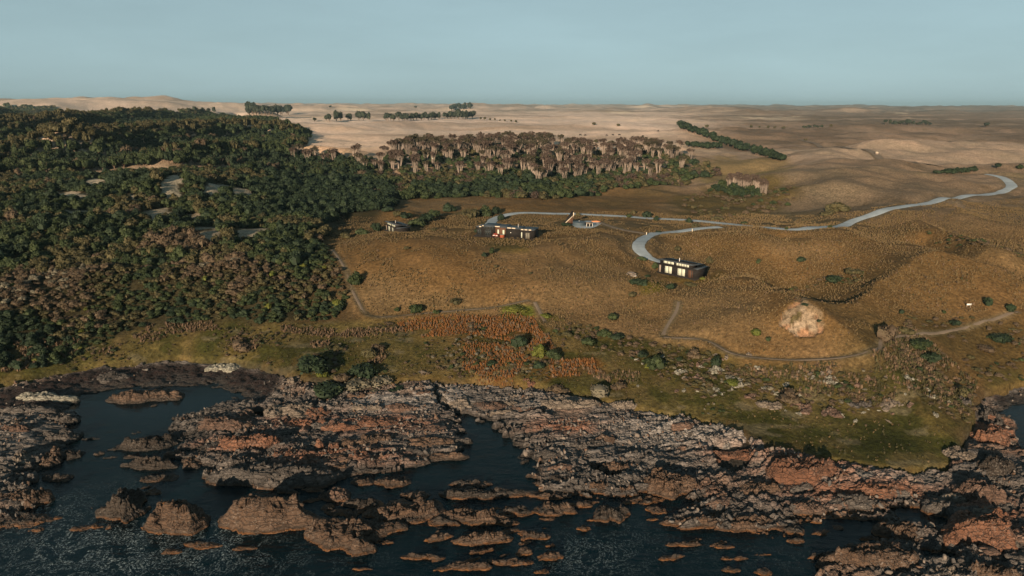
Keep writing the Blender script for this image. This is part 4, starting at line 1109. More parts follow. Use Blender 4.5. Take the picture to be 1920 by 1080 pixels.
# rubble
rub_tones = [(0.05, 0.047, 0.045), (0.08, 0.075, 0.07), (0.07, 0.046, 0.033), (0.03, 0.028, 0.026), (0.10, 0.086, 0.075)]
RUBM = [boulder_mesh(950 + k, CS2, plain('rubble_%d' % k, rub_tones[k], 0.9, 0.4, 2.0)) for k in range(5)]
n = 30000
x = RNG.uniform(-120, 130, n); y = RNG.uniform(68, 148, n)
kz = reef_surface(x, y)
ok = (kz[5] < 0.3) & (poly_mask(x, y, REEF, 0.8) > 0.5) & ((kz[4] < 0.3) | (RNG.random(n) < 0.10)) & (kz[0] > 0.25) & (fbm(x, y, 7, 44, 3) > -0.15)
x = x[ok]; y = y[ok]; z = kz[0][ok]; n = len(x)
s = RNG.uniform(0.10, 0.36, n) * (1 + 0.8 * (RNG.random(n) < 0.1))
scatter('rubble', np.stack([x, y, z + s * 0.1], 1), RNG.uniform(-3, 3, (n, 3)), np.stack([s * 1.2, s, s * 0.9], 1), RNG.integers(0, 5, n), proto_collection('rubble_proto', RUBM), 'loose grey and brown stones strewn over the reef')

# ------------------------------------------------------------------ foliage
def leaf_material(name, a, b_, c_=None, sc=0.6):
    m, nt, bs = nodes(name)
    oi = nt.nodes.new('ShaderNodeObjectInfo'); tc = nt.nodes.new('ShaderNodeTexCoord')
    g = nt.nodes.new('ShaderNodeNewGeometry')
    n1 = noise(nt, sc, 4, 0.7, g.outputs['Position'])
    cc = mixc(nt, a, b_, oi.outputs['Random'])
    if c_ is not None:
        cc = mixc(nt, cc, c_, ramp(nt, n1.outputs[0], [(0.45, 0.0), (0.7, 0.85)]))
    cc = mixc(nt, cc, ramp(nt, n1.outputs[0], [(0.3, 0.6), (0.7, 1.45)]), 0.8, 'MULTIPLY')
    nt.links.new(cc, bs.inputs['Base Color'])
    bs.inputs['Roughness'].default_value = 0.75; bs.inputs['Specular IOR Level'].default_value = 0.15
    return m
M_GREEN = leaf_material('foliage_green', (0.0113, 0.0193, 0.0075), (0.0175, 0.0273, 0.0101), (0.0237, 0.0329, 0.0119))
M_DEEP = leaf_material('foliage_deep_green', (0.0064, 0.0135, 0.0073), (0.0101, 0.0195, 0.0092), (0.0139, 0.0227, 0.0106))
M_OLIVE = leaf_material('foliage_olive', (0.0258, 0.0261, 0.0119), (0.0371, 0.0356, 0.0157), (0.0477, 0.0392, 0.0195))
M_BROWN = leaf_material('foliage_brown', (0.0393, 0.0297, 0.0196), (0.0589, 0.0439, 0.0297), (0.0326, 0.0274, 0.0155))
M_GREY = leaf_material('foliage_grey', (0.0627, 0.0594, 0.0449), (0.0924, 0.0871, 0.0660), (0.0561, 0.0528, 0.0356))
M_LIME = leaf_material('foliage_lime', (0.0429, 0.0528, 0.0092), (0.0607, 0.0647, 0.0119), (0.0330, 0.0449, 0.0092))
M_DRY = leaf_material('foliage_dry_pink', (0.0368, 0.0266, 0.0216), (0.0541, 0.0394, 0.0326), (0.0303, 0.0238, 0.0176))
M_PINE = leaf_material('foliage_pine', (0.0106, 0.0165, 0.0112), (0.0158, 0.0218, 0.0139), (0.0198, 0.0257, 0.0158), 0.2)
M_REED = leaf_material('reed_rust', (0.0979, 0.0438, 0.0150), (0.1246, 0.0595, 0.0226), (0.0781, 0.0358, 0.0126))
M_TAN = leaf_material('tussock_tan', (0.0847, 0.0599, 0.0385), (0.1117, 0.0799, 0.0556), (0.0693, 0.0459, 0.0278))
M_MARR = leaf_material('marram', (0.0767, 0.0558, 0.0271), (0.1062, 0.0793, 0.0416), (0.0629, 0.0471, 0.0217), 0.3)
M_BARK = plain('paperbark', (0.185, 0.155, 0.132), 0.9, 0.35, 0.8)
M_TRUNK = plain('dark_bark', (0.075, 0.055, 0.04), 0.9, 0.3, 1.0)

def card_cloud(r, centers, radii, ncards, cs, squash=0.85, top_only=False):
    """leaf-clump faces spread over and through overlapping lobes"""
    k = r.integers(0, len(centers), ncards)
    d = r.normal(size=(ncards, 3)); d[:, 2] = d[:, 2] * 0.8 + (0.45 if not top_only else 0.9)
    d /= np.linalg.norm(d, axis=1, keepdims=True)
    rad = radii[k] * (0.80 + 0.34 * r.random(ncards))
    p = centers[k] + d * rad[:, None] * np.array([1, 1, squash])
    nrm = d + r.normal(size=(ncards, 3)) * 0.55; nrm /= np.linalg.norm(nrm, axis=1, keepdims=True)
    t = np.cross(nrm, r.normal(size=(ncards, 3))); t /= np.linalg.norm(t, axis=1, keepdims=True)
    b_ = np.cross(nrm, t)
    s = cs * (0.6 + 0.8 * r.random(ncards))[:, None]
    bend = nrm * s * 0.35
    V = np.stack([p - t * s - bend, p - b_ * s * 0.7, p + t * s - bend, p + b_ * s * 0.7], 1).reshape(-1, 3)
    Q = np.arange(ncards * 4).reshape(-1, 4)
    return V, Q
def lobes(r, n, spread, rad, flat=0.5):
    c = r.normal(size=(n, 3)); c /= np.linalg.norm(c, axis=1, keepdims=True)
    c *= (spread * r.random(n) ** 0.5)[:, None]; c[:, 2] = np.abs(c[:, 2]) * flat
    return c, rad * (0.7 + 0.6 * r.random(n))
def crown_mesh(seed, mat, nl=6, spread=0.62, rad=0.46, cards=420, cs=0.095, flat=0.7, base=0.35, core=True):
    """unit crown: radius about 1, standing on z = 0"""
    r = np.random.default_rng(seed)
    c, rr = lobes(r, nl, spread, rad, flat)
    c[:, 2] += base
    V, Q = card_cloud(r, c, rr, cards, cs)
    Vs = [V]; Qs = [Q]; o_ = len(V)
    if core:
        cv, cq = CS2
        for k in range(nl):
            w = cv * rr[k] * 0.86 * (1 + 0.2 * r.normal(size=(len(cv), 1))) * np.array([1, 1, 0.85]) + c[k]
            w[:, 2] = np.maximum(w[:, 2], -0.05)
            Vs.append(w); Qs.append(cq + o_); o_ += len(cv)
    return mesh_np('crown', np.vstack(Vs), np.vstack(Qs), mat, False)
def tube_quads(paths, sides=4):
    """tapered limbs: list of (points, radii)"""
    V = []; Q = []; o_ = 0
    for P, R_ in paths:
        P = np.array(P, float)
        for i in range(len(P)):
            t = P[min(i + 1, len(P) - 1)] - P[max(i - 1, 0)]; t /= np.linalg.norm(t) + 1e-9
            a = np.cross(t, [0.3, 1, 0.1]); a /= np.linalg.norm(a) + 1e-9; b_ = np.cross(t, a)
            for k in range(sides):
                th = 2 * math.pi * k / sides
                V.append(P[i] + (a * math.cos(th) + b_ * math.sin(th)) * R_[i])
        for i in range(len(P) - 1):
            for k in range(sides):
                Q.append((o_ + i * sides + k, o_ + i * sides + (k + 1) % sides, o_ + (i + 1) * sides + (k + 1) % sides, o_ + (i + 1) * sides + k))
        o_ = len(V)
    return np.array(V), np.array(Q)
def trunk_mesh(seed, mat, h=1.0, spread=0.5, rad=0.05, nb=5):
    r = np.random.default_rng(seed)
    P = []
    for k in range(nb):
        a = 2 * math.pi * (k + r.random() * 0.6) / nb
        P.append(([(0, 0, -0.08), (0.05 * math.cos(a), 0.05 * math.sin(a), h * 0.25), (spread * 0.5 * math.cos(a), spread * 0.5 * math.sin(a), h * 0.55), (spread * math.cos(a), spread * math.sin(a), h)], [rad, rad * 0.8, rad * 0.5, rad * 0.2]))
    V, Q = tube_quads(P)
    return mesh_np('trunk', V, Q, mat, True)
def paperbark(seed):
    """many pale stems rising almost together to a thin flat umbrella of dry foliage; unit height"""
    r = np.random.default_rng(seed)
    P = []; tips = []
    for k in range(int(r.integers(11, 15))):
        a = r.uniform(0, 6.28); rr = 0.30 * math.sqrt(r.random()); b0 = 0.10 * math.sqrt(r.random()); a2 = a + r.uniform(-0.6, 0.6)
        tx, ty = rr * math.cos(a), rr * math.sin(a); tz = 0.92 - 1.0 * rr ** 1.8 + r.uniform(-0.06, 0.03)
        bx, by = b0 * math.cos(a2), b0 * math.sin(a2); mz = r.uniform(0.35, 0.5)
        mx, my = bx + (tx - bx) * 0.38 + r.uniform(-0.02, 0.02), by + (ty - by) * 0.38 + r.uniform(-0.02, 0.02)
        w = r.uniform(0.8, 1.3)
        P.append(([(bx, by, -0.06), (mx, my, mz), (tx, ty, tz)], [0.014 * w, 0.012 * w, 0.006]))
        tips.append((tx, ty, tz))
        for q in range(2):
            ex, ey, ez = mx + (tx - mx) * 0.5 + r.uniform(-0.09, 0.09), my + (ty - my) * 0.5 + r.uniform(-0.09, 0.09), tz - r.uniform(0.0, 0.14)
            P.append(([(mx, my, mz), (ex, ey, ez)], [0.009 * w, 0.005])); tips.append((ex, ey, ez))
    V, Q = tube_quads(P, 3)
    tips = np.array(tips)
    cv, cq = card_cloud(r, tips, np.full(len(tips), 0.085), 520, 0.034, 0.55, True)
    hv, hq = card_cloud(r, tips - np.array([0, 0, 0.07]), np.full(len(tips), 0.06), 130, 0.022, 1.5)
    V2 = np.vstack([cv, hv]); Q2 = np.vstack([cq, hq + len(cv)])
    return mesh_np('trunk', V, Q, M_BARK, True), V2, Q2

def copy_color(o): return o
GROUND_N = [0]
def zat(x, y): return float(H(np.array([x]), np.array([y]))[0])

CROWNS = {}
for nm, mt, kw in [('green', M_GREEN, {}), ('deep', M_DEEP, {}), ('olive', M_OLIVE, {}), ('brown', M_BROWN, dict(cards=420, cs=0.09)), ('grey', M_GREY, {}), ('lime', M_LIME, {}), ('dry', M_DRY, dict(core=False, cards=300)), ('pine', M_PINE, dict(flat=1.0, base=0.4, cards=300, cs=0.10))]:
    CROWNS[nm] = [crown_mesh(1000 + 17 * k + len(nm), mt, nl=5 + k % 4, **kw) for k in range(5)]
CANOPY = {nm: [crown_mesh(1300 + 17 * k + len(nm), mt, nl=8 + k % 3, spread=0.75, rad=0.36, flat=0.35, base=0.28, cards=620, cs=0.075) for k in range(5)] for nm, mt in (('green', M_GREEN), ('deep', M_DEEP), ('olive', M_OLIVE), ('brown', M_BROWN))}
TRUNKS = [trunk_mesh(1500 + k, M_TRUNK) for k in range(4)]
ALLC = []
PICK = {}
for fam, d_ in (('c', CROWNS), ('k', CANOPY)):
    for nm, l_ in d_.items():
        PICK[fam + nm] = list(range(len(ALLC), len(ALLC) + len(l_))); ALLC += l_
CROWN_COLL = proto_collection('crown_proto', ALLC)

def bush(name, x, y, rad, hgt, kind, label, group=None, cat='bush', z=None):
    o = ob(name, random.choice(CROWNS[kind]), None, label, cat, group, None, (x, y, (zat(x, y) if z is None else z) - 0.1 * hgt), random.uniform(0, 6.28))
    o.scale = (rad * random.uniform(0.9, 1.15), rad * random.uniform(0.9, 1.1), hgt / 1.05)
    return o
def tree(name, x, y, rad, hgt, kind, label, group=None, trunk_frac=0.35, fam=None):
    t = empty(name, (x, y, zat(x, y)), random.uniform(0, 6.28), label=label, cat='tree', group=group)
    tr = ob('trunk', random.choice(TRUNKS), t); tr.scale = (rad, rad, hgt * 0.75)
    c = ob('crown', random.choice((fam or CROWNS)[kind]), t); c.location = (0, 0, hgt * trunk_frac * 0.7)
    c.scale = (rad, rad * random.uniform(0.9, 1.1), hgt * (1 - trunk_frac * 0.7) / 1.05)
    return t

def fill(poly, spacing, jit=0.9, warp=0.0):
    P = np.array(poly)
    nx = int((P[:, 0].max() - P[:, 0].min()) / spacing) + 1; ny = int((P[:, 1].max() - P[:, 1].min()) / spacing) + 1
    X, Y = np.meshgrid(P[:, 0].min() + np.arange(nx) * spacing, P[:, 1].min() + np.arange(ny) * spacing)
    X = X + RNG.uniform(-jit, jit, X.shape) * spacing * 0.5 + (np.arange(ny) % 2)[:, None] * spacing * 0.5
    Y = Y + RNG.uniform(-jit, jit, X.shape) * spacing * 0.5
    X = X.ravel(); Y = Y.ravel()
    m = poly_in(X + fbm(X, Y, 25, 81, 3) * warp, Y + fbm(X, Y, 25, 83, 3) * warp, poly)
    return X[m], Y[m]
def near_line(x, y, names, dist):
    m = np.zeros(x.shape, bool)
    for nm in names:
        L, wd = LINES[nm]
        d, _ = seg_dist(x, y, [tuple(q_) for q_ in L[::max(1, len(L) // 60)]])
        m |= d < dist + wd * 0.5
    return m
def in_frame(x, y, z, margin=30):
    d = np.stack([x, y, z - CAMH], -1)
    dz = d @ _f
    u = 960 + F * (d @ CR) / dz; v = 540 - F * (d @ CU) / dz
    return (u > -margin) & (u < 1920 + margin) & (v > -50) & (v < 1100), u, v
LINES_ALL = list(LINES)

# ---- areas
FOREST = pts([(-190,214),(0,207),(95,207),(120,216),(200,216),(300,211),(420,216),(520,228),(566,243),(572,252),(560,272),(545,284),(620,300),(690,312),(720,330),(600,335),(500,325),(400,318),(200,320),(0,330),(-190,335)])
SCRUB = pts([(-190,337),(0,332),(400,320),(600,337),(720,347),(745,372),(720,392),(640,405),(612,418),(606,440),(600,470),(560,500),(300,500),(-190,520)])
LOW = pts([(-190,500),(300,480),(560,480),(606,450),(636,490),(652,560),(640,592),(560,602),(400,604),(250,612),(130,655),(60,692),(-190,702)])
UNDER = pts([(600,337),(690,318),(760,330),(860,318),(950,325),(1050,330),(1200,325),(1290,320),(1345,318),(1352,330),(1290,347),(1150,362),(1000,375),(900,369),(760,376),(705,388)])
PAPER = pts([(540,300),(560,290),(640,294),(715,298),(745,284),(800,276),(900,272),(1010,270),(1090,282),(1140,284),(1230,280),(1290,292),(1340,318),(1290,328),(1200,335),(1050,345),(960,338),(860,330),(760,328),(680,322)])

# ---- canopy forest on the left ridges
fx, fy = fill(FOREST, 5.2, warp=14)
fz = H(fx, fy)
k_, fu, fv = in_frame(fx, fy, fz, 160)
fx, fy, fz, fu, fv = fx[k_], fy[k_], fz[k_], fu[k_], fv[k_]
dist = np.hypot(fx, fy)
frad = (2.2 + 3.4 * RNG.random(len(fx)) ** 1.4) * np.where(dist > 800, 1.15, 1.0); fh = RNG.uniform(4.0, 9.0, len(fx))
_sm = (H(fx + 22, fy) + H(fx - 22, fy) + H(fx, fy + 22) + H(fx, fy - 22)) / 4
tn = fbm(fx, fy, 70, 91, 3) * 0.5 + RNG.normal(0, 0.13, len(fx)) + np.clip((fz - _sm) * 0.22, -0.6, 0.5)  # crests tend olive, gullies deep green: their light and shade put into colour
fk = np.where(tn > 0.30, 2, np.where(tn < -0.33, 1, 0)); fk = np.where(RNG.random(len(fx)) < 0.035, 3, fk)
kinds = ['green', 'deep', 'olive', 'brown']
order = np.argsort(dist)
vis = (fu[order] > 0) & (fu[order] < 1920)
solo = order[vis][:300]
FL = {'green': 'round green tree in the closed canopy of the wooded ridges', 'deep': 'dark green tree in the closed canopy of the wooded ridges', 'olive': 'olive tree in the closed canopy of the wooded ridges', 'brown': 'dead brown tree in the closed canopy of the wooded ridges'}
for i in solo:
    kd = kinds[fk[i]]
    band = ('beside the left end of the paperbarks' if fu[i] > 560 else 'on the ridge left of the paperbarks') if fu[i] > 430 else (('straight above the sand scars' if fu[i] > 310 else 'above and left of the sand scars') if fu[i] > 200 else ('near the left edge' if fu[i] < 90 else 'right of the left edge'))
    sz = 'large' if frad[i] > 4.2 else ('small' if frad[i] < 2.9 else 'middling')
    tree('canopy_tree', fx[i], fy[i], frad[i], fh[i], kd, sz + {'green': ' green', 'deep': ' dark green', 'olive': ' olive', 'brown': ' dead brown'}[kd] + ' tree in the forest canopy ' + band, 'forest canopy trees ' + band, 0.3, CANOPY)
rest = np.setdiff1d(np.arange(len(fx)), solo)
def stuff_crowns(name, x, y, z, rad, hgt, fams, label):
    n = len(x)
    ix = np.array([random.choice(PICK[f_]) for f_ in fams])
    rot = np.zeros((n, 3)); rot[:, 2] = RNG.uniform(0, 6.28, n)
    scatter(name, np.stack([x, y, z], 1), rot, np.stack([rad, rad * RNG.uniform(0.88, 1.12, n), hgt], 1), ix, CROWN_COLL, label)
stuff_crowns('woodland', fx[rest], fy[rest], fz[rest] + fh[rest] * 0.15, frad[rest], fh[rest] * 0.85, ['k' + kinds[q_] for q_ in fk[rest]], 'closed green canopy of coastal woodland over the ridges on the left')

# the wood runs on over the far ridges
FAR_W = pts([(-190,215),(-190,203),(0,200),(60,201),(100,205),(110,210),(60,212)])
x, y = fill(FAR_W, 15, 0.9, 30); n = len(x)
rr_ = RNG.uniform(8, 13, n)
stuff_crowns('far_woodland', x, y, H(x, y), rr_, RNG.uniform(8, 13, n), [random.choice(['kgreen', 'kdeep', 'kgreen', 'kolive']) for _ in range(n)], 'dark far woodland reaching the skyline at the left')
# ---- scrub slope
xs, ys, rs, hs, ks, zs_, us, vs = [], [], [], [], [], [], [], []
for poly, sp, r0, r1, mixk in ((SCRUB, 1.85, 0.8, 2.8, 's'), (LOW, 1.25, 0.5, 1.6, 'l')):
    x, y = fill(poly, sp, warp=3)
    z = H(x, y); k_, u, v = in_frame(x, y, z, 120)
    sandy = np.zeros(x.shape)
    for wp in WSAND[1:]: sandy = np.maximum(sandy, poly_mask(x + fbm(x, y, 6, 5, 2) * 2, y, wp, 1.0))
    gap = fbm(x, y, 9 if mixk == 's' else 6, 101, 3)
    k_ &= (sandy < 0.12) & ~near_line(x, y, ['west', 'yard'], 1.2) & (gap > (-0.62 if mixk == 's' else -0.5))
    x, y, z, u, v = x[k_], y[k_], z[k_], u[k_], v[k_]
    n = len(x)
    t = fbm(x, y, 20, 111, 4) * 1.25 + RNG.normal(0, 0.13, n) + (0.12 if mixk == 'l' else 0.02)
    gr = np.clip((u - 430) / 150, 0, 1) * np.clip((430 - v) / 40, 0, 1) if mixk == 's' else np.clip((110 - u) / 60, 0, 1) * np.clip((v - 580) / 40, 0, 1)
    t = t - gr * 1.2
    if mixk == 's':
        kk = np.where(t < -0.25, 'cdeep', np.where(t < 0.08, 'cgreen', np.where(t < 0.58, 'colive', 'cbrown')))
    else:
        kk = np.where(t < -0.42, 'cdeep', np.where(t < -0.2, 'cgreen', np.where(t < 0.06, 'colive', np.where(t < 0.5, 'cbrown', 'cgrey'))))
        kk = np.where(RNG.random(n) < 0.012, 'clime', kk)
    r_ = (r0 + (r1 - r0) * RNG.random(n) ** 1.7) * (1 + 0.5 * gr); h_ = r_ * (RNG.uniform(0.85, 1.4, n) if mixk == 's' else RNG.uniform(0.65, 1.1, n))
    xs.append(x); ys.append(y); rs.append(r_); hs.append(h_); ks.append(kk); zs_.append(z); us.append(u); vs.append(v)
x = np.concatenate(xs); y = np.concatenate(ys); r_ = np.concatenate(rs); h_ = np.concatenate(hs); kk = np.concatenate(ks); z = np.concatenate(zs_); u = np.concatenate(us); v = np.concatenate(vs)
app = r_ / np.hypot(x, y) * ((u > 5) & (u < 1915))
order = np.argsort(-app); solo = order[:300]; rest = order[300:]
CN = {'cdeep': 'dark green', 'cgreen': 'green', 'colive': 'olive', 'cbrown': 'brown', 'cgrey': 'grey-green', 'clime': 'yellow-green'}
for i in solo:
    where = 'above the seaweed beach' if v[i] > 500 else ('below the sand scars' if v[i] > 400 else ('among the sand scars' if v[i] > 355 else 'above the sand scars'))
    side = ', at the left edge' if u[i] < 90 else (', second quarter from the left' if u[i] < 250 else (', below the tallest scar' if u[i] < 380 else (', right of the tallest scar' if u[i] < 500 else (', toward the houses' if u[i] > 620 else ', toward the footpath'))))
    sz = 'broad ' if r_[i] > 3.0 else ('compact ' if r_[i] < 1.9 else '')
    bush('scrub_bush', x[i], y[i], r_[i], h_[i], kk[i][1:], sz + CN[kk[i]] + ' bush in the scrub ' + where + side, 'scrub bushes ' + where, z=z[i])
stuff_crowns('scrub', x[rest], y[rest], z[rest] - 0.05, r_[rest], h_[rest], list(kk[rest]), 'dense olive and brown coastal scrub covering the left slope')

# ---- paperbark grove
PB = [paperbark(2000 + k) for k in range(8)]
PBC = []
for k, (tm, cv, cq) in enumerate(PB):
    PBC.append((tm, mesh_np('crown', cv, cq, M_DRY, False)))
M_DRY2 = leaf_material('foliage_dry_olive', (0.0245, 0.0226, 0.0139), (0.0347, 0.0300, 0.0188), (0.0201, 0.0198, 0.0109))
PBO = [(tm, mesh_np('crown', cv, cq, M_DRY2, False)) for tm, cv, cq in PB]
def paper_tree(x, y, hgt, label, group, olive=False, wide=1.0):
    tm, cm = random.choice(PBO if olive else PBC)
    t = empty('paperbark_tree', (x, y, zat(x, y)), random.uniform(0, 6.28), label=label, cat='tree', group=group)
    for nm, me in (('trunk', tm), ('crown', cm)):
        o = ob(nm, me, t); o.scale = (hgt * wide, hgt * wide, hgt)
x, y = fill(PAPER, 7.0, 0.95, 6)
z = H(x, y); _, u, v = in_frame(x, y, z)
keep = ~((fbm(x, y, 35, 121, 3) < -0.22) & (v > 300)); x, y, u, v = x[keep], y[keep], u[keep], v[keep]
if len(x) > 290:
    sel = RNG.permutation(len(x))[:290]; x, y, u, v = x[sel], y[sel], u[sel], v[sel]
for i in range(len(x)):
    back = v[i] < 293
    where = 'at the left end of the grove' if u[i] < 740 else ('in the right half of the grove' if u[i] > 1080 else 'in the middle of the grove')
    spot = ('nearest the forest' if u[i] < 640 else 'where it narrows') if u[i] < 740 else (('below the cattle' if u[i] < 1180 else ('by the hedge stub' if u[i] > 1270 else 'right of the cattle')) if u[i] > 1080 else ('below the long shelter belt' if u[i] < 890 else ('below the umbrella trees' if u[i] < 960 else ('right of the umbrella trees' if u[i] < 1020 else 'left of the flat-topped bushes')) + (', toward the thicket' if v[i] > 315 else '')))
    olive_ = random.random() < (0.45 if back else 0.2)
    paper_tree(x[i], y[i], random.uniform(9, 12) if back else random.uniform(7.5, 11.5), ('tall back-row ' if back else 'front-row ') + ('olive-crowned' if olive_ else 'pink-brown') + ' paperbark in the grove, ' + spot, 'paperbarks ' + where, olive_, random.uniform(0.9, 1.25))
for k in range(22):
    u_ = 1362 + 74 * (k / 21) + random.uniform(-4, 4); v_ = 352 + 14 * abs((k / 21)) ** 2 + random.uniform(-5, 3)
    x_, y_ = one(u_, v_)
    paper_tree(x_, y_, random.uniform(6, 8), 'slender pale bare-stemmed paperbark in the small clump right of the grove', 'paperbarks of the small clump', False, 0.75)
# ---- green understorey
x, y = fill(UNDER, 4.3, 0.9, 3)
z = H(x, y); _, u, v = in_frame(x, y, z)
ex, ey = fill(PAPER, 6.0, 0.9, 3)
_, eu, ev = in_frame(ex, ey, H(ex, ey))
t = fbm(x, y, 30, 131, 3) + RNG.normal(0, 0.2, len(x)) + np.clip((u - 1050) / 300, 0, 1) * 0.35
kk = np.where(t < -0.05, 'cdeep', np.where(t < 0.35, 'cgreen', np.where(t < 0.6, 'colive', 'cdry')))
app = np.argsort(np.hypot(x, y)); solo = app[:260]; rest = app[260:]
for i in solo:
    rad = random.uniform(2.0, 3.6)
    where = 'along the left foot of the paperbark grove' if u[i] < 900 else 'along the right foot of the paperbark grove'
    bush('understorey_bush', x[i], y[i], rad, rad * random.uniform(0.9, 1.3), kk[i][1:], {'cdeep': 'dark green', 'cgreen': 'green', 'colive': 'olive', 'cdry': 'dry brown'}[kk[i]] + ' bushy thicket clump ' + where, 'thicket ' + where)
X2 = np.concatenate([x[rest], ex]); Y2 = np.concatenate([y[rest], ey]); n = len(X2)
R2 = RNG.uniform(1.8, 3.2, n)
k2 = list(kk[rest]) + [random.choice(['cdeep', 'cgreen', 'cgreen', 'colive']) for _ in ex]
stuff_crowns('understorey', X2, Y2, H(X2, Y2) - 0.1, R2, R2 * RNG.uniform(0.8, 1.2, n), k2, 'green undergrowth beneath the paperbark grove')
CL = pts([(1338,350),(1352,344),(1400,354),(1425,362),(1420,369),(1380,368),(1345,360)])
x, y = fill(CL, 3.0)
for i in range(len(x)):
    rad = random.uniform(1.8, 2.8); bush('understorey_bush', x[i], y[i], rad, rad * 1.2, random.choice(['deep', 'green']), 'dark green bush in the small clump right of the grove', 'bushes of the small clump')

# ---- shelter trees and single trees in the far pasture
def row(px, n, hpx, wide, kind, label, group, jx=3, jy=1.0, name='shelter_tree'):
    P = np.array(px, float); L = np.linspace(0, len(P) - 1, n)
    for t in L:
        i = min(int(t), len(P) - 2); f_ = t - i
        u_, v_ = P[i] * (1 - f_) + P[i + 1] * f_
        x_, y_ = one(u_ + random.uniform(-jx, jx), v_ + random.uniform(-jy, jy))
        hh_ = hpx * random.uniform(0.75, 1.15) * math.hypot(x_, y_) / F
        tree(name, x_, y_, hh_ * wide * random.uniform(0.8, 1.2), hh_, kind, label, group, 0.25)
row([(610,227),(690,226)], 9, 13, 0.55, 'pine', 'dark shelter tree in the broken row left of the long belt', 'broken row of shelter trees')
row([(722,227),(780,226),(840,223),(884,223)], 30, 13, 0.6, 'pine', 'dark shelter tree in the long belt across the far pasture', 'long shelter belt')
row([(846,207),(866,206),(884,203)], 12, 9, 0.6, 'pine', 'blue-green tree in the small far copse below the skyline dune', 'small far copse')
row([(465,216),(500,215),(541,216)], 16, 15, 0.6, 'pine', 'dark tree in the copse at the upper edge of the forest', 'copse at the forest edge')
row([(345,214),(400,212)], 6, 8, 0.6, 'pine', 'dark tree on the far forest skyline', 'far forest skyline trees')
row([(898,225),(935,226),(965,231)], 8, 4.5, 0.6, 'olive', 'small scattered bush trailing from the long belt', 'bushes trailing from the long belt')
row([(1275,240),(1310,252),(1345,266),(1380,278),(1400,284)], 54, 12, 0.75, 'deep', 'dark green tree in the diagonal hedge on the right', 'diagonal hedge', 3, 1.2)
row([(1292,276),(1320,279),(1346,279)], 18, 11, 0.75, 'deep', 'dark green tree in the short hedge stub left of the diagonal hedge', 'hedge stub')
row([(1412,288),(1440,295),(1466,302)], 20, 12.5, 0.8, 'deep', 'dark green tree in the lower end of the diagonal hedge', 'lower end of the hedge')
row([(1662,234),(1700,234),(1745,235)], 14, 6, 0.8, 'pine', 'dark tree in the isolated belt at the far right', 'isolated belt at far right')
row([(1508,242),(1540,240)], 6, 6, 0.75, 'pine', 'dark tree in the tiny clump left of the isolated belt', 'tiny far clump')
row([(1408,239),(1470,241)], 5, 4, 0.8, 'olive', 'low bush on the far track line', 'far track bushes')
row([(1760,328),(1795,326),(1825,322)], 12, 9, 0.9, 'deep', 'dark bush in the thicket inside the road hairpin', 'thicket inside the hairpin')
for (u_, v_, hp, kd, lb) in [(590,228,7,'pine','small dark tree alone left of the broken row'),(1114,235,5,'olive','low bush alone in the open pasture, left one'),(1158,237,5,'olive','low bush alone in the open pasture, right one'),
    (1118,268,6,'olive','flat-topped bush behind the grove, right of a pair'),(1098,272,7,'olive','flat-topped grey bush just behind the grove'),(1083,272,5,'olive','small flat-topped bush behind the grove, left of a pair'),
    (1325,240,5,'olive','lone bush right of the top of the diagonal hedge'),(1558,238,4,'olive','lone far bush right of the tiny clump'),(1850,237,6,'pine','lone dark bush at the far right pasture'),(620,202,4,'pine','tiny tree below the skyline left of centre'),(780,203,4,'pine','tiny far tree below the skyline'),
    (1870,316,8,'deep','dark round bush above the road hairpin'),(1912,318,7,'green','green bush at the right edge above the hairpin'),(1510,264,4,'olive','tiny bush at the top of the far road'),(895,270,6,'olive','umbrella-topped tree rising behind the grove, left one'),(912,269,6,'olive','umbrella-topped tree rising behind the grove, right one')]:
    x_, y_ = one(u_, v_); hh_ = hp * math.hypot(x_, y_) / F
    tree('pasture_tree', x_, y_, hh_ * 0.85, hh_, kd, lb, None, 0.2)

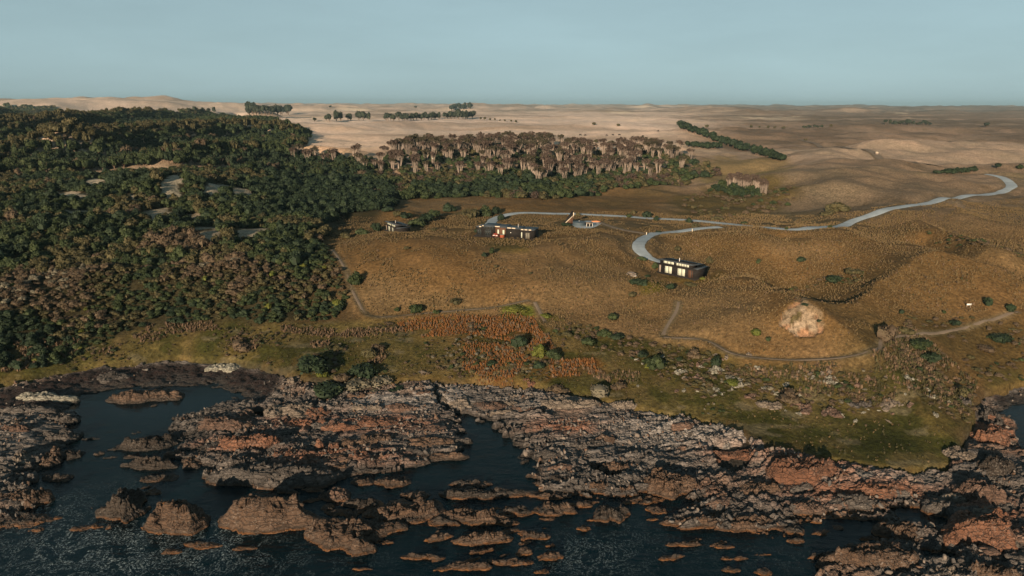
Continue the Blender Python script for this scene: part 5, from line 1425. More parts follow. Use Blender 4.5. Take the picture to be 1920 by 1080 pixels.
# ---- shrubs round the houses and on the dune, each by itself: u, base v, width px, height px
SH = [(841,397,34,17,'deep','dark dense bush left of the road fork above the houses'),(888,408,30,20,'olive','left and browner of the bushes in the road fork'),(910,406,30,22,'green','tall green bush in the road fork'),(930,402,22,18,'deep','dark bush at the road edge in the fork'),(939,413,18,14,'deep','round dark bush in the bend beside the houses'),(872,404,20,14,'olive','low olive bush at the left tip of the road fork'),
 (780,424,34,16,'green','green bush right of the leftmost house'),(802,417,34,20,'deep','dark green bush sheltering the drive of the leftmost house'),(815,408,26,16,'green','bush at the top of the drive'),(762,410,26,14,'deep','dark bush behind the leftmost house'),(744,406,22,12,'olive','olive bush on the knoll behind the leftmost house'),
 (705,432,24,18,'deep','dark bush left of the leftmost house'),(680,440,26,14,'green','green bush at the top of the west path'),(650,446,26,12,'olive','olive bush at the top of the west path, left one'),(728,396,26,10,'deep','dark bush above the knoll'),(812,432,22,6,'olive','flat bush on the dune crest'),
 (668,533,30,26,'green','round green bush beside the west path'),(785,586,34,22,'green','round green bush on the coast path below the dune'),(818,588,16,10,'green','small green bush right of the round path bush'),(853,571,30,14,'olive','olive bush halfway along the lower dune'),(921,474,18,12,'green','small green bush in the middle of the dune below the houses'),(907,481,14,9,'deep','small dark bush beside the green one on the dune'),(762,468,12,7,'olive','tiny bush high on the dune below the leftmost house'),(929,502,9,6,'olive','tiny bush in the middle of the big dune'),(993,514,10,5,'olive','tiny flat bush right of the dune middle'),(745,583,14,8,'green','small bush left of the round path bush'),(628,573,28,18,'lime','yellow-green bush left of the west path'),(636,585,24,16,'deep','dark bush under the yellow-green one'),(612,560,26,18,'green','green bush above the yellow-green one'),
 (1003,437,14,12,'green','green bush behind the right end of the black house'),(990,434,14,9,'deep','dark bush behind the black house'),(893,436,14,12,'deep','dark bush at the left end of the black house'),(1084,405,12,9,'olive','small bush on the road behind the pavilion'),(1062,424,20,9,'deep','dark bush at the foot of the fin'),
 (1181,408,14,9,'green','bush on the far side of the road, first of three'),(1212,408,22,13,'deep','bush on the far side of the road, second of three'),(1229,414,14,14,'deep','bush overhanging the road, third of three'),(1188,401,16,8,'olive','olive bush set back from the road'),(1292,418,18,10,'deep','dark bush at the road left of the fork'),(1304,426,20,8,'olive','olive bush between the two roads'),(1394,420,18,7,'green','green bush on the road edge below the small clump'),(1345,412,24,8,'olive','olive bush above the road right of the fork'),
 (1475,431,9,6,'green','little green bush on the near road edge'),(1556,428,10,6,'green','green bush on the near road edge before the rise'),(1572,396,44,18,'olive','brown brushy thicket in the shaded hollow above the road'),(1552,404,30,12,'olive','brown brush left of the shaded thicket'),
 (1500,491,22,13,'deep','round dark bush alone on the open dune right of the lower house'),(1421,493,14,9,'green','small green bush left of the round dark one'),(1329,494,18,14,'olive','grey-green bush right of the lower house'),(1271,471,14,10,'olive','bush inside the spur road bend'),(1235,436,12,5,'deep','low dark bush at the spur junction'),(1204,488,20,9,'green','low green bush left of the spur road'),(1228,503,18,12,'green','green bush at the left corner of the lower house'),(1254,542,22,16,'deep','dark round bush in front of the lower house'),(1197,534,34,14,'deep','dark bush below the picnic table'),(1212,520,14,8,'deep','small dark bush right of the picnic table'),(1184,556,22,10,'olive','olive bush below the lime patch'),(1295,536,30,10,'olive','flat olive brush before the lower house'),(1318,524,18,8,'lime','yellowish bush right below the lower house'),
 (1690,588,12,8,'deep','dark bush in the bend of the coast path'),(1850,572,20,14,'deep','dark bush on the slope right of the sign'),(1895,584,24,12,'deep','dark bush at the right end of the coast path'),(1790,612,20,12,'deep','dark bush below the coast path on the right'),(1771,588,10,7,'green','small green bush below the sign path'),
 (1345,688,26,28,'deep','tall dark bush beside the coast path bend'),(1228,690,44,26,'green','big green bush above the boulder group'),(1205,672,26,16,'deep','dark bush left of the big green bush'),(1215,690,24,10,'lime','yellow-green cushion bush by the boulders'),(1372,722,30,14,'lime','yellow-green cushion bush between pale boulders'),(1300,670,34,18,'brown','straw-brown bush below the path'),
 (975,650,36,26,'deep','dark green bush in the rust-coloured reeds'),(1012,668,44,26,'lime','bright green bush right of the dark one in the reeds'),(1040,672,34,22,'green','green bush behind the bright green one'),(966,584,60,12,'lime','low bright green hedge along the path below the dune'),(1022,596,26,10,'lime','small bright green bush near the short path'),(920,686,30,14,'deep','dark low bush left of the lower reeds'),(1012,690,30,14,'deep','dark low bush between the reed beds'),(1065,630,24,12,'olive','olive bush right of the short path'),(1105,648,34,16,'green','green bush below the dune on the right'),(1150,600,24,14,'green','green bush at the dune foot'),(1160,636,40,18,'deep','dark bush patch at the dune foot'),(1132,630,30,14,'green','green bush beside the dark patch'),
 (588,702,84,40,'deep','large dark green bush beside the seaweed beach'),(602,706,34,16,'lime','sunlit yellow-green bush in front of the large dark one'),(680,706,60,28,'deep','dark bush right of the yellow-green bush'),(612,738,96,36,'deep','broad deep green mat bush at the rocks edge'),(676,730,70,26,'grey','grey-green bush on the rocks edge'),(716,722,60,22,'grey','grey saltbush right of the broad mat'),(640,716,34,16,'brown','brown bush between the dark bushes at the shore'),(740,735,40,14,'deep','dark mat plant above the narrow inlet'),(705,738,30,10,'grey','silvery mat plant near the pink rocks'),
 (1125,742,64,24,'grey','big domed grey-green bush above the long cream ledge'),(1045,738,54,20,'brown','grey-brown bush left of the big dome'),(1160,728,40,16,'brown','brown bush right of the big grey dome'),(690,668,30,18,'olive','low olive bush on the foreshore turf left of middle'),(455,655,50,22,'brown','brown dome bush on the foreshore'),(710,655,30,16,'brown','little dry bush left of the reeds'),(630,655,20,10,'olive','small olive bush on the turf'),
 (1478,752,50,26,'brown','dark brown bush above the peach ledge'),(1660,640,40,30,'brown','brown bush on the corner below the path'),(1720,650,50,18,'green','green strip of bushes down the right-hand gully, upper'),(1745,680,44,18,'deep','dark strip of bushes down the right-hand gully, lower'),(1700,625,30,14,'olive','olive bush at the head of the gully'),(1880,640,40,14,'deep','dark bush on the far right flat'),(1850,660,36,12,'brown','brown bush on the far right flat'),(1800,740,30,18,'olive','olive bush above the right-hand inlet'),
 (1560,528,44,18,'deep','dark bushes added to deepen the shade in the hollow behind the scarred dune'),(1600,515,30,12,'olive','olive bush up the hollow behind the scarred dune'),(1508,574,14,7,'deep','little bush on the sand scar rim'),(1535,604,10,6,'deep','tiny bush right of the sand scar'),(1440,640,12,9,'green','small green bush below the scarred dune'),(1418,628,30,12,'lime','yellow-green grass clump left below the sand scar')]  # the dark bushes in the hollow are added to deepen its shade
for (u_, v_, wp_, hp_, kd, lb) in SH:
    x_, y_ = one(u_, v_); sc_ = math.hypot(x_, y_) / F
    hh_ = max(0.5, hp_ * sc_ * 0.9)
    b_ = bush('shrub', x_, y_, wp_ * sc_ * 0.5, hh_, kd, lb)

# ---- reeds, tussocks and dune grass
def tuft_mesh(seed, mat, nb=11, lean=0.55, w=0.10):
    r = np.random.default_rng(seed); V = []; Q = []
    for k in range(nb):
        a = r.uniform(0, 6.28); l_ = lean * r.random(); hh_ = r.uniform(0.65, 1.0); b0 = r.normal(size=2) * 0.12
        dx, dy = math.cos(a), math.sin(a); px_, py_ = -dy * w, dx * w
        o_ = len(V)
        V += [(b0[0] - px_, b0[1] - py_, -0.1), (b0[0] + px_, b0[1] + py_, -0.1), (b0[0] + dx * l_ * 0.5 + px_ * 0.8, b0[1] + dy * l_ * 0.5 + py_ * 0.8, hh_ * 0.65), (b0[0] + dx * l_ * 0.5 - px_ * 0.8, b0[1] + dy * l_ * 0.5 - py_ * 0.8, hh_ * 0.65),
              (b0[0] + dx * l_ + px_ * 0.15, b0[1] + dy * l_ + py_ * 0.15, hh_), (b0[0] + dx * l_ - px_ * 0.15, b0[1] + dy * l_ - py_ * 0.15, hh_)]
        Q += [(o_, o_ + 1, o_ + 2, o_ + 3), (o_ + 3, o_ + 2, o_ + 4, o_ + 5)]
    return mesh_np('tuft', V, Q, mat, False)
TUFT = []; TP = {}
for nm, mt, kw in [('reed', M_REED, dict(lean=0.3, w=0.09)), ('tan', M_TAN, dict(lean=0.7, w=0.13)), ('marram', M_MARR, dict(lean=0.8, w=0.11)), ('olive', M_OLIVE, dict(lean=0.9, w=0.16)), ('brown', M_BROWN, dict(lean=0.6, w=0.12))]:
    TP[nm] = list(range(len(TUFT), len(TUFT) + 4)); TUFT += [tuft_mesh(3000 + k + len(nm) * 10, mt, **kw) for k in range(4)]
TUFT_COLL = proto_collection('tuft_proto', TUFT)
def tufts(name, x, y, rad, hgt, kinds_, label):
    n = len(x)
    rot = RNG.normal(0, 0.1, (n, 3)); rot[:, 2] = RNG.uniform(0, 6.28, n)
    ix = np.array([random.choice(TP[k]) for k in kinds_])
    scatter(name, np.stack([x, y, H(x, y)], 1), rot, np.stack([rad, rad, hgt], 1), ix, TUFT_COLL, label)
RE = []
for px in ([(745,602),(860,588),(1000,592),(1030,625),(980,640),(870,625),(770,632)], [(870,640),(960,645),(1000,670),(960,720),(890,718),(870,690)], [(1030,672),(1120,670),(1122,702),(1035,706)], [(930,620),(1040,625),(1045,660),(960,650)], [(1015,640),(1030,625),(1040,640),(1035,655)]):
    x, y = fill(pts(px), 0.5, 0.95, 2.0); g_ = fbm(x, y, 3.5, 141, 3) > -0.28; RE.append((x[g_], y[g_]))
x = np.concatenate([a for a, b_ in RE]); y = np.concatenate([b_ for a, b_ in RE]); n = len(x)
rr_ = RNG.uniform(0.35, 0.65, n)
tufts('reed_bed', x, y, rr_, rr_ * RNG.uniform(0.8, 1.3, n), ['reed' if q_ < 0.8 else 'tan' for q_ in RNG.random(n)], 'rust-coloured reed beds between the dune and the shore')
RE = []
for px in ([(270,612),(330,602),(420,606),(410,620),(330,628),(275,625)], [(525,608),(640,618),(755,614),(760,628),(640,634),(530,622)], [(250,628),(310,626),(315,640),(255,640)], [(440,632),(490,630),(490,652),(430,655)], [(180,650),(220,646),(215,660),(180,662)], [(580,640),(620,640),(620,650),(585,652)], [(0,640),(120,620),(160,640),(60,690),(0,700)], [(690,680),(720,650),(730,670),(700,700)], [(1700,600),(1830,720),(1825,790),(1700,740),(1620,690),(1650,640)], [(1330,700),(1560,690),(1700,740),(1640,770),(1450,740)], [(1090,690),(1200,700),(1190,720),(1120,715)]):
    x, y = fill(pts(px), 0.6, 0.95, 1.5); g_ = (fbm(x, y, 2.6, 143, 3) > (-0.22)) & ~near_line(x, y, LINES_ALL, 0.3); RE.append((x[g_], y[g_]))
x = np.concatenate([a for a, b_ in RE]); y = np.concatenate([b_ for a, b_ in RE]); n = len(x)
rr_ = RNG.uniform(0.4, 0.8, n)
tufts('tussock', x, y, rr_, rr_ * RNG.uniform(0.8, 1.2, n), ['tan' if q_ < 0.75 else ('brown' if q_ < 0.9 else 'olive') for q_ in RNG.random(n) + 0.45 * (x > 20)], 'straw tussocks in bands across the foreshore')
DG = pts([(600,440),(640,405),(760,402),(900,400),(1200,398),(1400,400),(1600,398),(1700,380),(2000,370),(2000,585),(1700,592),(1640,680),(1400,680),(1250,640),(1020,610),(930,585),(700,600),(640,500)])
x, y = fill(DG, 0.76, 1.0, 2)
k_, u, v = in_frame(x, y, H(x, y), 60)
k_ &= ~near_line(x, y, LINES_ALL, 0.4) & (fbm(x, y, 5, 151, 3) + 0.8 * fbm(x, y, 24, 153, 3) > -0.24)
for (bx_, by_), rd in ((HOUSE1, 7), (HOUSE2, 0), (HOUSE3, 6.5), (PAV, 8)): k_ &= np.hypot(x - bx_, y - by_ - 2) > rd
k_ &= ~((np.abs(x - HOUSE2[0]) < 12) & (np.abs(y - HOUSE2[1] - 3) < 6)) & (poly_mask(x, y, WSAND[0], 1.5) < 0.4)
x, y = x[k_], y[k_]; n = len(x)
rr_ = RNG.uniform(0.26, 0.58, n) * (1 + 0.5 * fbm(x, y, 18, 157, 3))
tufts('dune_grass', x, y, rr_, rr_ * RNG.uniform(0.6, 1.0, n), ['marram' if q_ < 0.86 else ('tan' if q_ < 0.90 else ('brown' if q_ < 0.96 else 'olive')) for q_ in RNG.random(n)], 'golden marram grass covering the dunes')
x, y = fill(pts([(-190,720),(150,692),(330,676),(520,700),(640,722),(820,714),(1000,728),(1190,768),(1440,838),(1700,886),(1800,868),(1835,795),(1640,690),(1390,690),(1220,640),(950,592),(560,602),(250,620),(-190,690)]), 1.15, 1.0, 1)
k_ = (fbm(x, y, 4, 161, 3) > 0.0) & ~near_line(x, y, LINES_ALL, 0.3); x, y = x[k_], y[k_]; n = len(x); rr_ = RNG.uniform(0.2, 0.5, n)
tufts('turf_grass', x, y, rr_, rr_ * RNG.uniform(0.5, 0.9, n), ['olive' if q_ < 0.6 else ('marram' if q_ < 0.85 else 'brown') for q_ in RNG.random(n)], 'short olive turf grass on the foreshore')
# low heath and dry clumps over the foreshore
FSH = pts([(-190,715),(150,686),(330,670),(520,694),(640,716),(820,708),(1000,722),(1190,758),(1330,782),(1500,770),(1700,790),(1820,800),(1835,760),(1640,690),(1390,690),(1220,640),(1080,606),(950,592),(760,604),(560,602),(380,610),(250,620),(120,660),(-190,695)])
x, y = fill(FSH, 1.3, 1.0, 2)
cl = fbm(x, y, 8, 171, 4) + 0.15 * fbm(x, y, 30, 173, 2)
k_ = (cl > 0.02) & ~near_line(x, y, LINES_ALL, 0.5); x, y, cl = x[k_], y[k_], cl[k_]; n = len(x)
rr_ = RNG.uniform(0.3, 0.8, n) * (0.7 + cl)
q2 = RNG.random(n) + fbm(x, y, 12, 175, 2) * 0.4
stuff_crowns('foreshore_heath', x, y, H(x, y) - 0.05, rr_, rr_ * RNG.uniform(0.5, 0.9, n), ['cbrown' if q_ < 0.45 else ('colive' if q_ < 0.8 else ('cgreen' if q_ < 0.95 else 'cgrey')) for q_ in q2], 'low brown and olive heath in patches over the foreshore')
# brush on the broken slope at the right, and added to darken the shaded hollows
hx, hy = [], []
for px, sp in (([(1640,640),(1700,600),(1830,720),(1830,795),(1740,760),(1660,700)], 1.5), ([(1700,592),(1930,595),(1930,715),(1850,728),(1790,670)], 1.9), ([(1480,545),(1540,525),(1620,500),(1640,510),(1570,545),(1510,560)], 1.6), ([(1080,606),(1230,640),(1330,660),(1310,700),(1150,662),(1060,622)], 1.7), ([(1740,442),(1840,462),(1930,500),(1930,480),(1830,448)], 1.8), ([(1270,385),(1330,348),(1450,338),(1500,352),(1470,392),(1350,412)], 3.0), ([(1330,694),(1440,690),(1560,694),(1640,740),(1500,740)], 2.2)):
    a_, b_ = fill(pts(px), sp, 1.0, 2); g_ = (fbm(a_, b_, 7, 181, 3) > -0.05) & ~near_line(a_, b_, LINES_ALL, 0.6); hx.append(a_[g_]); hy.append(b_[g_])
x = np.concatenate(hx); y = np.concatenate(hy); n = len(x); rr_ = RNG.uniform(0.4, 1.0, n) * np.where(np.hypot(x, y) > 260, 1.8, 1.0)
q2 = RNG.random(n) + fbm(x, y, 14, 185, 2) * 0.4
stuff_crowns('dune_brush', x, y, H(x, y) - 0.05, rr_, rr_ * RNG.uniform(0.5, 0.9, n), ['cbrown' if q_ < 0.5 else ('colive' if q_ < 0.85 else 'cgreen') for q_ in q2], 'low brush on the broken right-hand slope, and added to deepen shade in the dune hollows')
print('triangles', sum(len(m.polygons) * 2 for m in bpy.data.meshes))

# ------------------------------------------------------------------ houses and small things
M_BLACK = plain('charred_timber', (0.007, 0.0062, 0.006), 0.85, 0.4, 4.0)
M_ROOF = plain('roof_sheet', (0.030, 0.037, 0.044), 0.55, 0.2, 1.0)
M_CREAM = plain('cream_blind', (0.50, 0.48, 0.42), 0.9, 0.06, 1.0)
M_TRIM = plain('pale_trim', (0.36, 0.32, 0.25), 0.8, 0.1, 2.0)
M_FRAME = plain('dark_frame', (0.02, 0.02, 0.02), 0.5, 0.1, 2.0)
M_WOOD = plain('warm_timber', (0.055, 0.028, 0.017), 0.75, 0.35, 3.0)
M_DECK = plain('weathered_deck', (0.15, 0.125, 0.105), 0.9, 0.25, 4.0)
M_WHITE = plain('white_paint', (0.45, 0.45, 0.42), 0.6, 0.06, 2.0)
M_STEEL = plain('steel_flue', (0.5, 0.5, 0.5), 0.35, 0.1, 2.0, 0.8)
M_REDW = plain('red_fabric', (0.11, 0.018, 0.012), 0.8, 0.15, 3.0)
M_TUB = plain('orange_cedar', (0.15, 0.036, 0.016), 0.6, 0.2, 4.0)
M_WATER2 = plain('tub_water', (0.05, 0.09, 0.10), 0.1, 0.1, 2.0)
M_TANK = plain('dark_tank', (0.030, 0.045, 0.058), 0.6, 0.2, 1.0)
M_RUBBER = plain('tyre_rubber', (0.02, 0.02, 0.02), 0.8, 0.1, 3.0)
M_HIDE = plain('black_hide', (0.018, 0.014, 0.012), 0.8, 0.2, 3.0)
M_DIRT = plain('orange_sand', (0.32, 0.14, 0.07), 0.95, 0.25, 1.5)
M_STONE = plain('pale_stone', (0.35, 0.32, 0.28), 0.9, 0.3, 2.0)
def glass_material():
    m, nt, b = nodes('window_glass')
    out = nt.nodes['Material Output']
    tr = nt.nodes.new('ShaderNodeBsdfTransparent'); gl = nt.nodes.new('ShaderNodeBsdfGlossy'); gl.inputs['Roughness'].default_value = 0.02
    fr = nt.nodes.new('ShaderNodeValue'); fr.outputs[0].default_value = 0.05
    n = noise(nt, 2.0, 2); tr.inputs[0].default_value = (0.92, 0.95, 0.94, 1)
    mx = nt.nodes.new('ShaderNodeMixShader')
    nt.links.new(fr.outputs[0], mx.inputs[0]); nt.links.new(tr.outputs[0], mx.inputs[1]); nt.links.new(gl.outputs[0], mx.inputs[2])
    nt.links.new(mx.outputs[0], out.inputs['Surface'])
    nt.nodes.remove(b); nt.nodes.remove(n)
    return m
M_GLASS = glass_material()
_BQ = np.array([(0, 3, 2, 1), (4, 5, 6, 7), (0, 1, 5, 4), (1, 2, 6, 5), (2, 3, 7, 6), (3, 0, 4, 7)])
def boxes(name, mat, parent, *bs, **kw):
    V = []; Q = []
    for k, b in enumerate(bs):
        x0, x1, y0, y1, z0, z1 = b
        V += [(x0, y0, z0), (x1, y0, z0), (x1, y1, z0), (x0, y1, z0), (x0, y0, z1), (x1, y0, z1), (x1, y1, z1), (x0, y1, z1)]
        Q.append(_BQ + 8 * k)
    return ob(name, mesh_np(name, V, np.vstack(Q), mat), parent, **kw)
def hexa(name, mat, parent, lo, hi, **kw):
    """a block from four lower and four upper corners"""
    return ob(name, mesh_np(name, list(lo) + list(hi), _BQ, mat), parent, **kw)
def prism(name, mat, parent, n, r0, r1, z0, z1, c=(0, 0), cap=True, **kw):
    V = []; Q = []
    for z, r in ((z0, r0), (z1, r1)):
        for k in range(n):
            a = 2 * math.pi * k / n; V.append((c[0] + r * math.cos(a), c[1] + r * math.sin(a), z))
    me = bpy.data.meshes.new(name)
    F_ = [(k, (k + 1) % n, n + (k + 1) % n, n + k) for k in range(n)]
    if cap: F_ += [tuple(range(n - 1, -1, -1)), tuple(range(n, 2 * n))]
    me.from_pydata(V, [], F_); me.materials.append(mat)
    return ob(name, me, parent, **kw)
def window(par, x0, x1, z0, z1, y, blind=True, name='window', n=2, bm=None):
    """frame, blinds and panes in a wall whose outer face is at local y, looking toward -y"""
    t = 0.07
    w = boxes(name, M_FRAME, par, (x0 - t, x1 + t, y - 0.05, y - 0.003, z1, z1 + t), (x0 - t, x1 + t, y - 0.05, y - 0.003, z0 - t, z0), (x0 - t, x0, y - 0.05, y - 0.003, z0, z1), (x1, x1 + t, y - 0.05, y - 0.003, z0, z1),
              *[(x0 + (x1 - x0) * k / n - 0.03, x0 + (x1 - x0) * k / n + 0.03, y - 0.05, y - 0.003, z0, z1) for k in range(1, n)])
    for k in range(n):
        a = x0 + (x1 - x0) * k / n + 0.03; b = x0 + (x1 - x0) * (k + 1) / n - 0.03
        boxes('blind', (bm or M_CREAM) if blind else M_FRAME, w, (a, b, y - 0.012, y - 0.004, z0, z1))
        boxes('pane', M_GLASS, w, (a, b, y - 0.034, y - 0.026, z0, z1))
    return w
def lodge(loc, ang, L, D, label, front, clere, flue, recess=None, hl=2.45, hc=3.55, name='black_lodge'):
    """long black skillion house: local x along the front, y back; the roof falls toward the back"""
    h = empty(name, loc, ang, label=label, cat='house')
    boxes('plinth', M_BLACK, h, (-0.3, L + 0.2, -0.5, D, -1.2, 0.0))
    boxes('wall', M_BLACK, h, (0, L, 0, D, 0.0, hl))
    boxes('clerestory_wall', M_BLACK, h, (0.3, L * 0.86, 0.25, D * 0.55, hl, hc))
    boxes('parapet', M_BLACK, h, (-0.15, L + 0.15, -0.15, 0.0, hl - 0.10, hl + 0.18))
    hexa('roof', M_ROOF, h, [(-0.3, -0.45, hc), (L * 0.9, -0.45, hc), (L * 0.9, D + 0.4, hc - 0.75), (-0.3, D + 0.4, hc - 0.75)], [(-0.3, -0.45, hc + 0.16), (L * 0.9, -0.45, hc + 0.16), (L * 0.9, D + 0.4, hc - 0.6), (-0.3, D + 0.4, hc - 0.6)])
    boxes('end_roof', M_ROOF, h, (L * 0.9, L + 0.2, 0.05, D + 0.2, hl + 0.003, hl + 0.14))
    for a, b in front: window(h, a * L, b * L, 0.12, 2.05, -0.003, True, 'window', 2)
    for a, b, n in clere: window(h, a * L, b * L, hl + 0.28, hc - 0.10, 0.247, True, 'clerestory_window', n)
    prism('flue', M_STEEL, h, 8, 0.12, 0.12, hc - 0.4, hc + 0.9, (L * flue, D * 0.35))
    if recess:
        a, b = recess
        boxes('porch_door', M_WOOD, h, (a * L, b * L, -0.05, -0.002, 0.02, 2.1)); boxes('porch_post', M_FRAME, h, (b * L + 0.05, b * L + 0.2, -0.9, -0.75, 0.0, hl - 0.1))
    boxes('side_door', M_DECK, h, (0.25, 0.85, -0.05, -0.002, 0.02, 2.05))
    return h
def base_angle(u0, v0_, u1, v1_, z):
    x0, y0 = at_z(u0, v0_, z); x1, y1 = at_z(u1, v1_, z)
    return (x0[0], y0[0], z), math.atan2(y1[0] - y0[0], x1[0] - x0[0]), math.hypot(x1[0] - x0[0], y1[0] - y0[0])
loc, ang, L = base_angle(1234, 509, 1304, 523, HOUSE3Z + 0.3)
lodge(loc, ang, L, 6.0, 'black lodge with cream blinds in its windows at the end of the spur road', [(0.18, 0.37), (0.52, 0.72)], [(0.12, 0.40, 3), (0.46, 0.80, 5)], 0.45, (0.80, 0.92))
loc, ang, L = base_angle(724, 431, 752, 437, HOUSE1Z + 0.4)
lodge(loc, ang - 0.25, max(L, 9.5), 5.0, 'black lodge half sunk behind the dune, leftmost of the houses', [(0.25, 0.40), (0.6, 0.72)], [(0.10, 0.45, 3), (0.52, 0.85, 3)], 0.5, None, 1.9, 3.0)
# main house: a chain of black boxes
loc, ang, L = base_angle(892, 440.5, 1000, 448, HOUSE2Z + 0.25)
h = empty('long_black_house', loc, ang, label='long low black house of joined boxes on the dune crest with terrace', cat='house')
q = L
boxes('plinth', M_BLACK, h, (-0.3, q + 0.2, -1.6, 6.0, -1.4, 0.0))
boxes('wall', M_BLACK, h, (0, q * 0.10, 0.8, 5.5, 0, 2.5)); boxes('wall', M_BLACK, h, (q * 0.10 + 0.003, q * 0.33, 0, 6.0, 0, 3.0)); boxes('wall', M_WOOD, h, (q * 0.33 + 0.003, q * 0.53, 0.9, 5.6, 0, 2.9))
boxes('wall', M_BLACK, h, (q * 0.53 + 0.003, q * 0.78, -0.2, 5.0, 0, 2.8)); boxes('wall', M_BLACK, h, (q * 0.78 + 0.003, q, -0.5, 5.5, 0, 2.65))
for a, b, y0, y1, z in ((-0.01, 0.10, 0.5, 5.6, 2.5), (0.105, 0.335, -0.4, 6.2, 3.0), (0.34, 0.53, 0.3, 5.8, 2.9), (0.535, 0.78, -0.4, 5.2, 2.8), (0.785, 1.01, -0.7, 5.7, 2.65)):
    boxes('roof', M_ROOF, h, (a * q, b * q, y0, y1, z + 0.003, z + 0.16))
for a, b, y0, z in ((0.05, 0.10, 0.46, 2.62), (0.125, 0.15, -0.44, 3.12), (0.335, 0.42, 0.26, 3.0), (0.56, 0.63, -0.44, 2.92), (0.64, 0.70, -0.44, 2.92), (0.80, 0.845, -0.74, 2.74), (0.86, 0.91, -0.74, 2.74), (0.93, 0.975, -0.74, 2.74)):
    boxes('fascia', M_TRIM, h, (a * q, b * q, y0, y0 + 0.035, z, z + 0.3))
window(h, 0.015 * q, 0.09 * q, 0.1, 2.0, 0.797, False, 'window', 2); window(h, 0.165 * q, 0.27 * q, 0.1, 2.1, -0.003, False, 'window', 3); window(h, 0.365 * q, 0.395 * q, 0.2, 2.1, 0.897, True, 'window', 1)
window(h, 0.455 * q, 0.49 * q, 0.2, 2.1, 0.897, True, 'window', 1); window(h, 0.80 * q, 0.82 * q, 0.2, 2.0, -0.503, True, 'window', 1); window(h, 0.875 * q, 0.945 * q, 0.1, 1.9, -0.503, True, 'window', 2, M_DECK)
window(h, 0.13 * q, 0.32 * q, 2.3, 2.85, -0.003, False, 'clerestory_window', 4); prism('flue', M_STEEL, h, 8, 0.11, 0.11, 2.6, 4.0, (q * 0.70, 2.5)); prism('wall_lamp', M_WHITE, h, 8, 0.14, 0.14, 1.5, 1.7, (q * 0.62, -0.32))
def on_house(x, y, z=0.0):
    c, s = math.cos(ang), math.sin(ang)
    return (loc[0] + x * c - y * s, loc[1] + x * s + y * c, loc[2] + z)
t = empty('hot_tub', on_house(q * 0.485, -1.0), label='round orange timber hot tub on the terrace of the long black house', cat='tub')
prism('tub_wall', M_TUB, t, 20, 0.75, 0.8, 0, 0.9); prism('rim', M_DECK, t, 20, 0.86, 0.86, 0.903, 0.97); prism('water', M_WATER2, t, 20, 0.7, 0.7, 0.973, 0.99)
for k, (px_, lb) in enumerate(((0.345, 'red outdoor chair with white cushion on the terrace, left one'), (0.395, 'red outdoor chair with white cushion on the terrace, beside the tub'))):
    t = empty('outdoor_chair', on_house(q * px_, -0.9 - 0.3 * k), ang + 0.3 * k, label=lb, cat='chair')
    boxes('seat', M_REDW, t, (-0.4, 0.4, -0.4, 0.4, 0.3, 0.45)); boxes('backrest', M_REDW, t, (-0.4, 0.4, 0.4, 0.55, 0.3, 1.05)); boxes('armrest', M_REDW, t, (-0.5, -0.403, -0.4, 0.4, 0.2, 0.65)); boxes('armrest', M_REDW, t, (0.403, 0.5, -0.4, 0.4, 0.2, 0.65))
    boxes('cushion', M_WHITE, t, (-0.35, 0.35, -0.42, 0.3, 0.453, 0.6))
    for sx in (-0.38, 0.38):
        for sy in (-0.36, 0.36): boxes('leg', M_FRAME, t, (sx - 0.03, sx + 0.03, sy - 0.03, sy + 0.03, 0, 0.298))
# pavilion with a leaning fin
PX, PY = at_z(1067, 420, PAVZ)
p = empty('fin_pavilion', (PX[0], PY[0], PAVZ), 0.12, label='leaning timber fin with bright edge beam standing over the round dark tank', cat='pavilion')
hexa('fin_wall', M_WOOD, p, [(-1.35, 0.15, -0.3), (1.5, 0.15, -0.3), (1.5, 2.6, -0.3), (-1.0, 2.6, -0.3)], [(-1.3, 0.15, 0.15), (1.5, 0.15, 3.2), (1.5, 2.6, 3.2), (-1.0, 2.6, 0.15)])
hexa('fin_roof', M_BLACK, p, [(-1.6, 0.05, 0.16), (1.62, 0.05, 3.22), (1.62, 2.9, 3.22), (-1.3, 2.9, 0.16)], [(-1.6, 0.05, 0.42), (1.62, 0.05, 4.6), (1.62, 2.9, 4.6), (-1.3, 2.9, 0.42)])
hexa('edge_beam', M_TRIM, p, [(-1.62, -0.12, 0.10), (1.5, -0.12, 3.0), (1.5, 0.04, 3.0), (-1.62, 0.04, 0.10)], [(-1.62, -0.12, 0.40), (1.5, -0.12, 3.35), (1.5, 0.04, 3.35), (-1.62, 0.04, 0.40)])
boxes('beam_cap', M_TRIM, p, (1.503, 1.8, -0.12, 0.25, 2.9, 4.4)); boxes('post', M_WOOD, p, (1.2, 1.4, -0.1, 0.1, -0.3, 2.7))
TX, TY = at_z(1086, 422, PAVZ)
t = empty('water_tank', (TX[0], TY[0], PAVZ), label='low round dark tank beside the leaning fin', cat='tank')
prism('tank_wall', M_TANK, t, 28, 2.5, 2.5, -0.3, 1.25); prism('tank_lid', M_TANK, t, 28, 2.62, 0.3, 1.253, 1.55); prism('hatch', M_STEEL, t, 10, 0.3, 0.3, 1.553, 1.68, (0, 0))
TX, TY = at_z(1105, 425, PAVZ)
t = empty('open_shelter', (TX[0], TY[0], PAVZ), 0.1, label='small open shelter with grey roof and white posts right of the tank', cat='shelter')
hexa('roof', M_DECK, t, [(-1.3, -0.7, 1.3), (1.2, -0.7, 1.3), (1.2, 0.9, 1.5), (-1.3, 0.9, 1.5)], [(-1.3, -0.7, 1.42), (1.2, -0.7, 1.42), (1.2, 0.9, 1.62), (-1.3, 0.9, 1.62)]); boxes('back_wall', M_BLACK, t, (-1.1, 1.1, 0.7, 0.8, 0, 1.45))
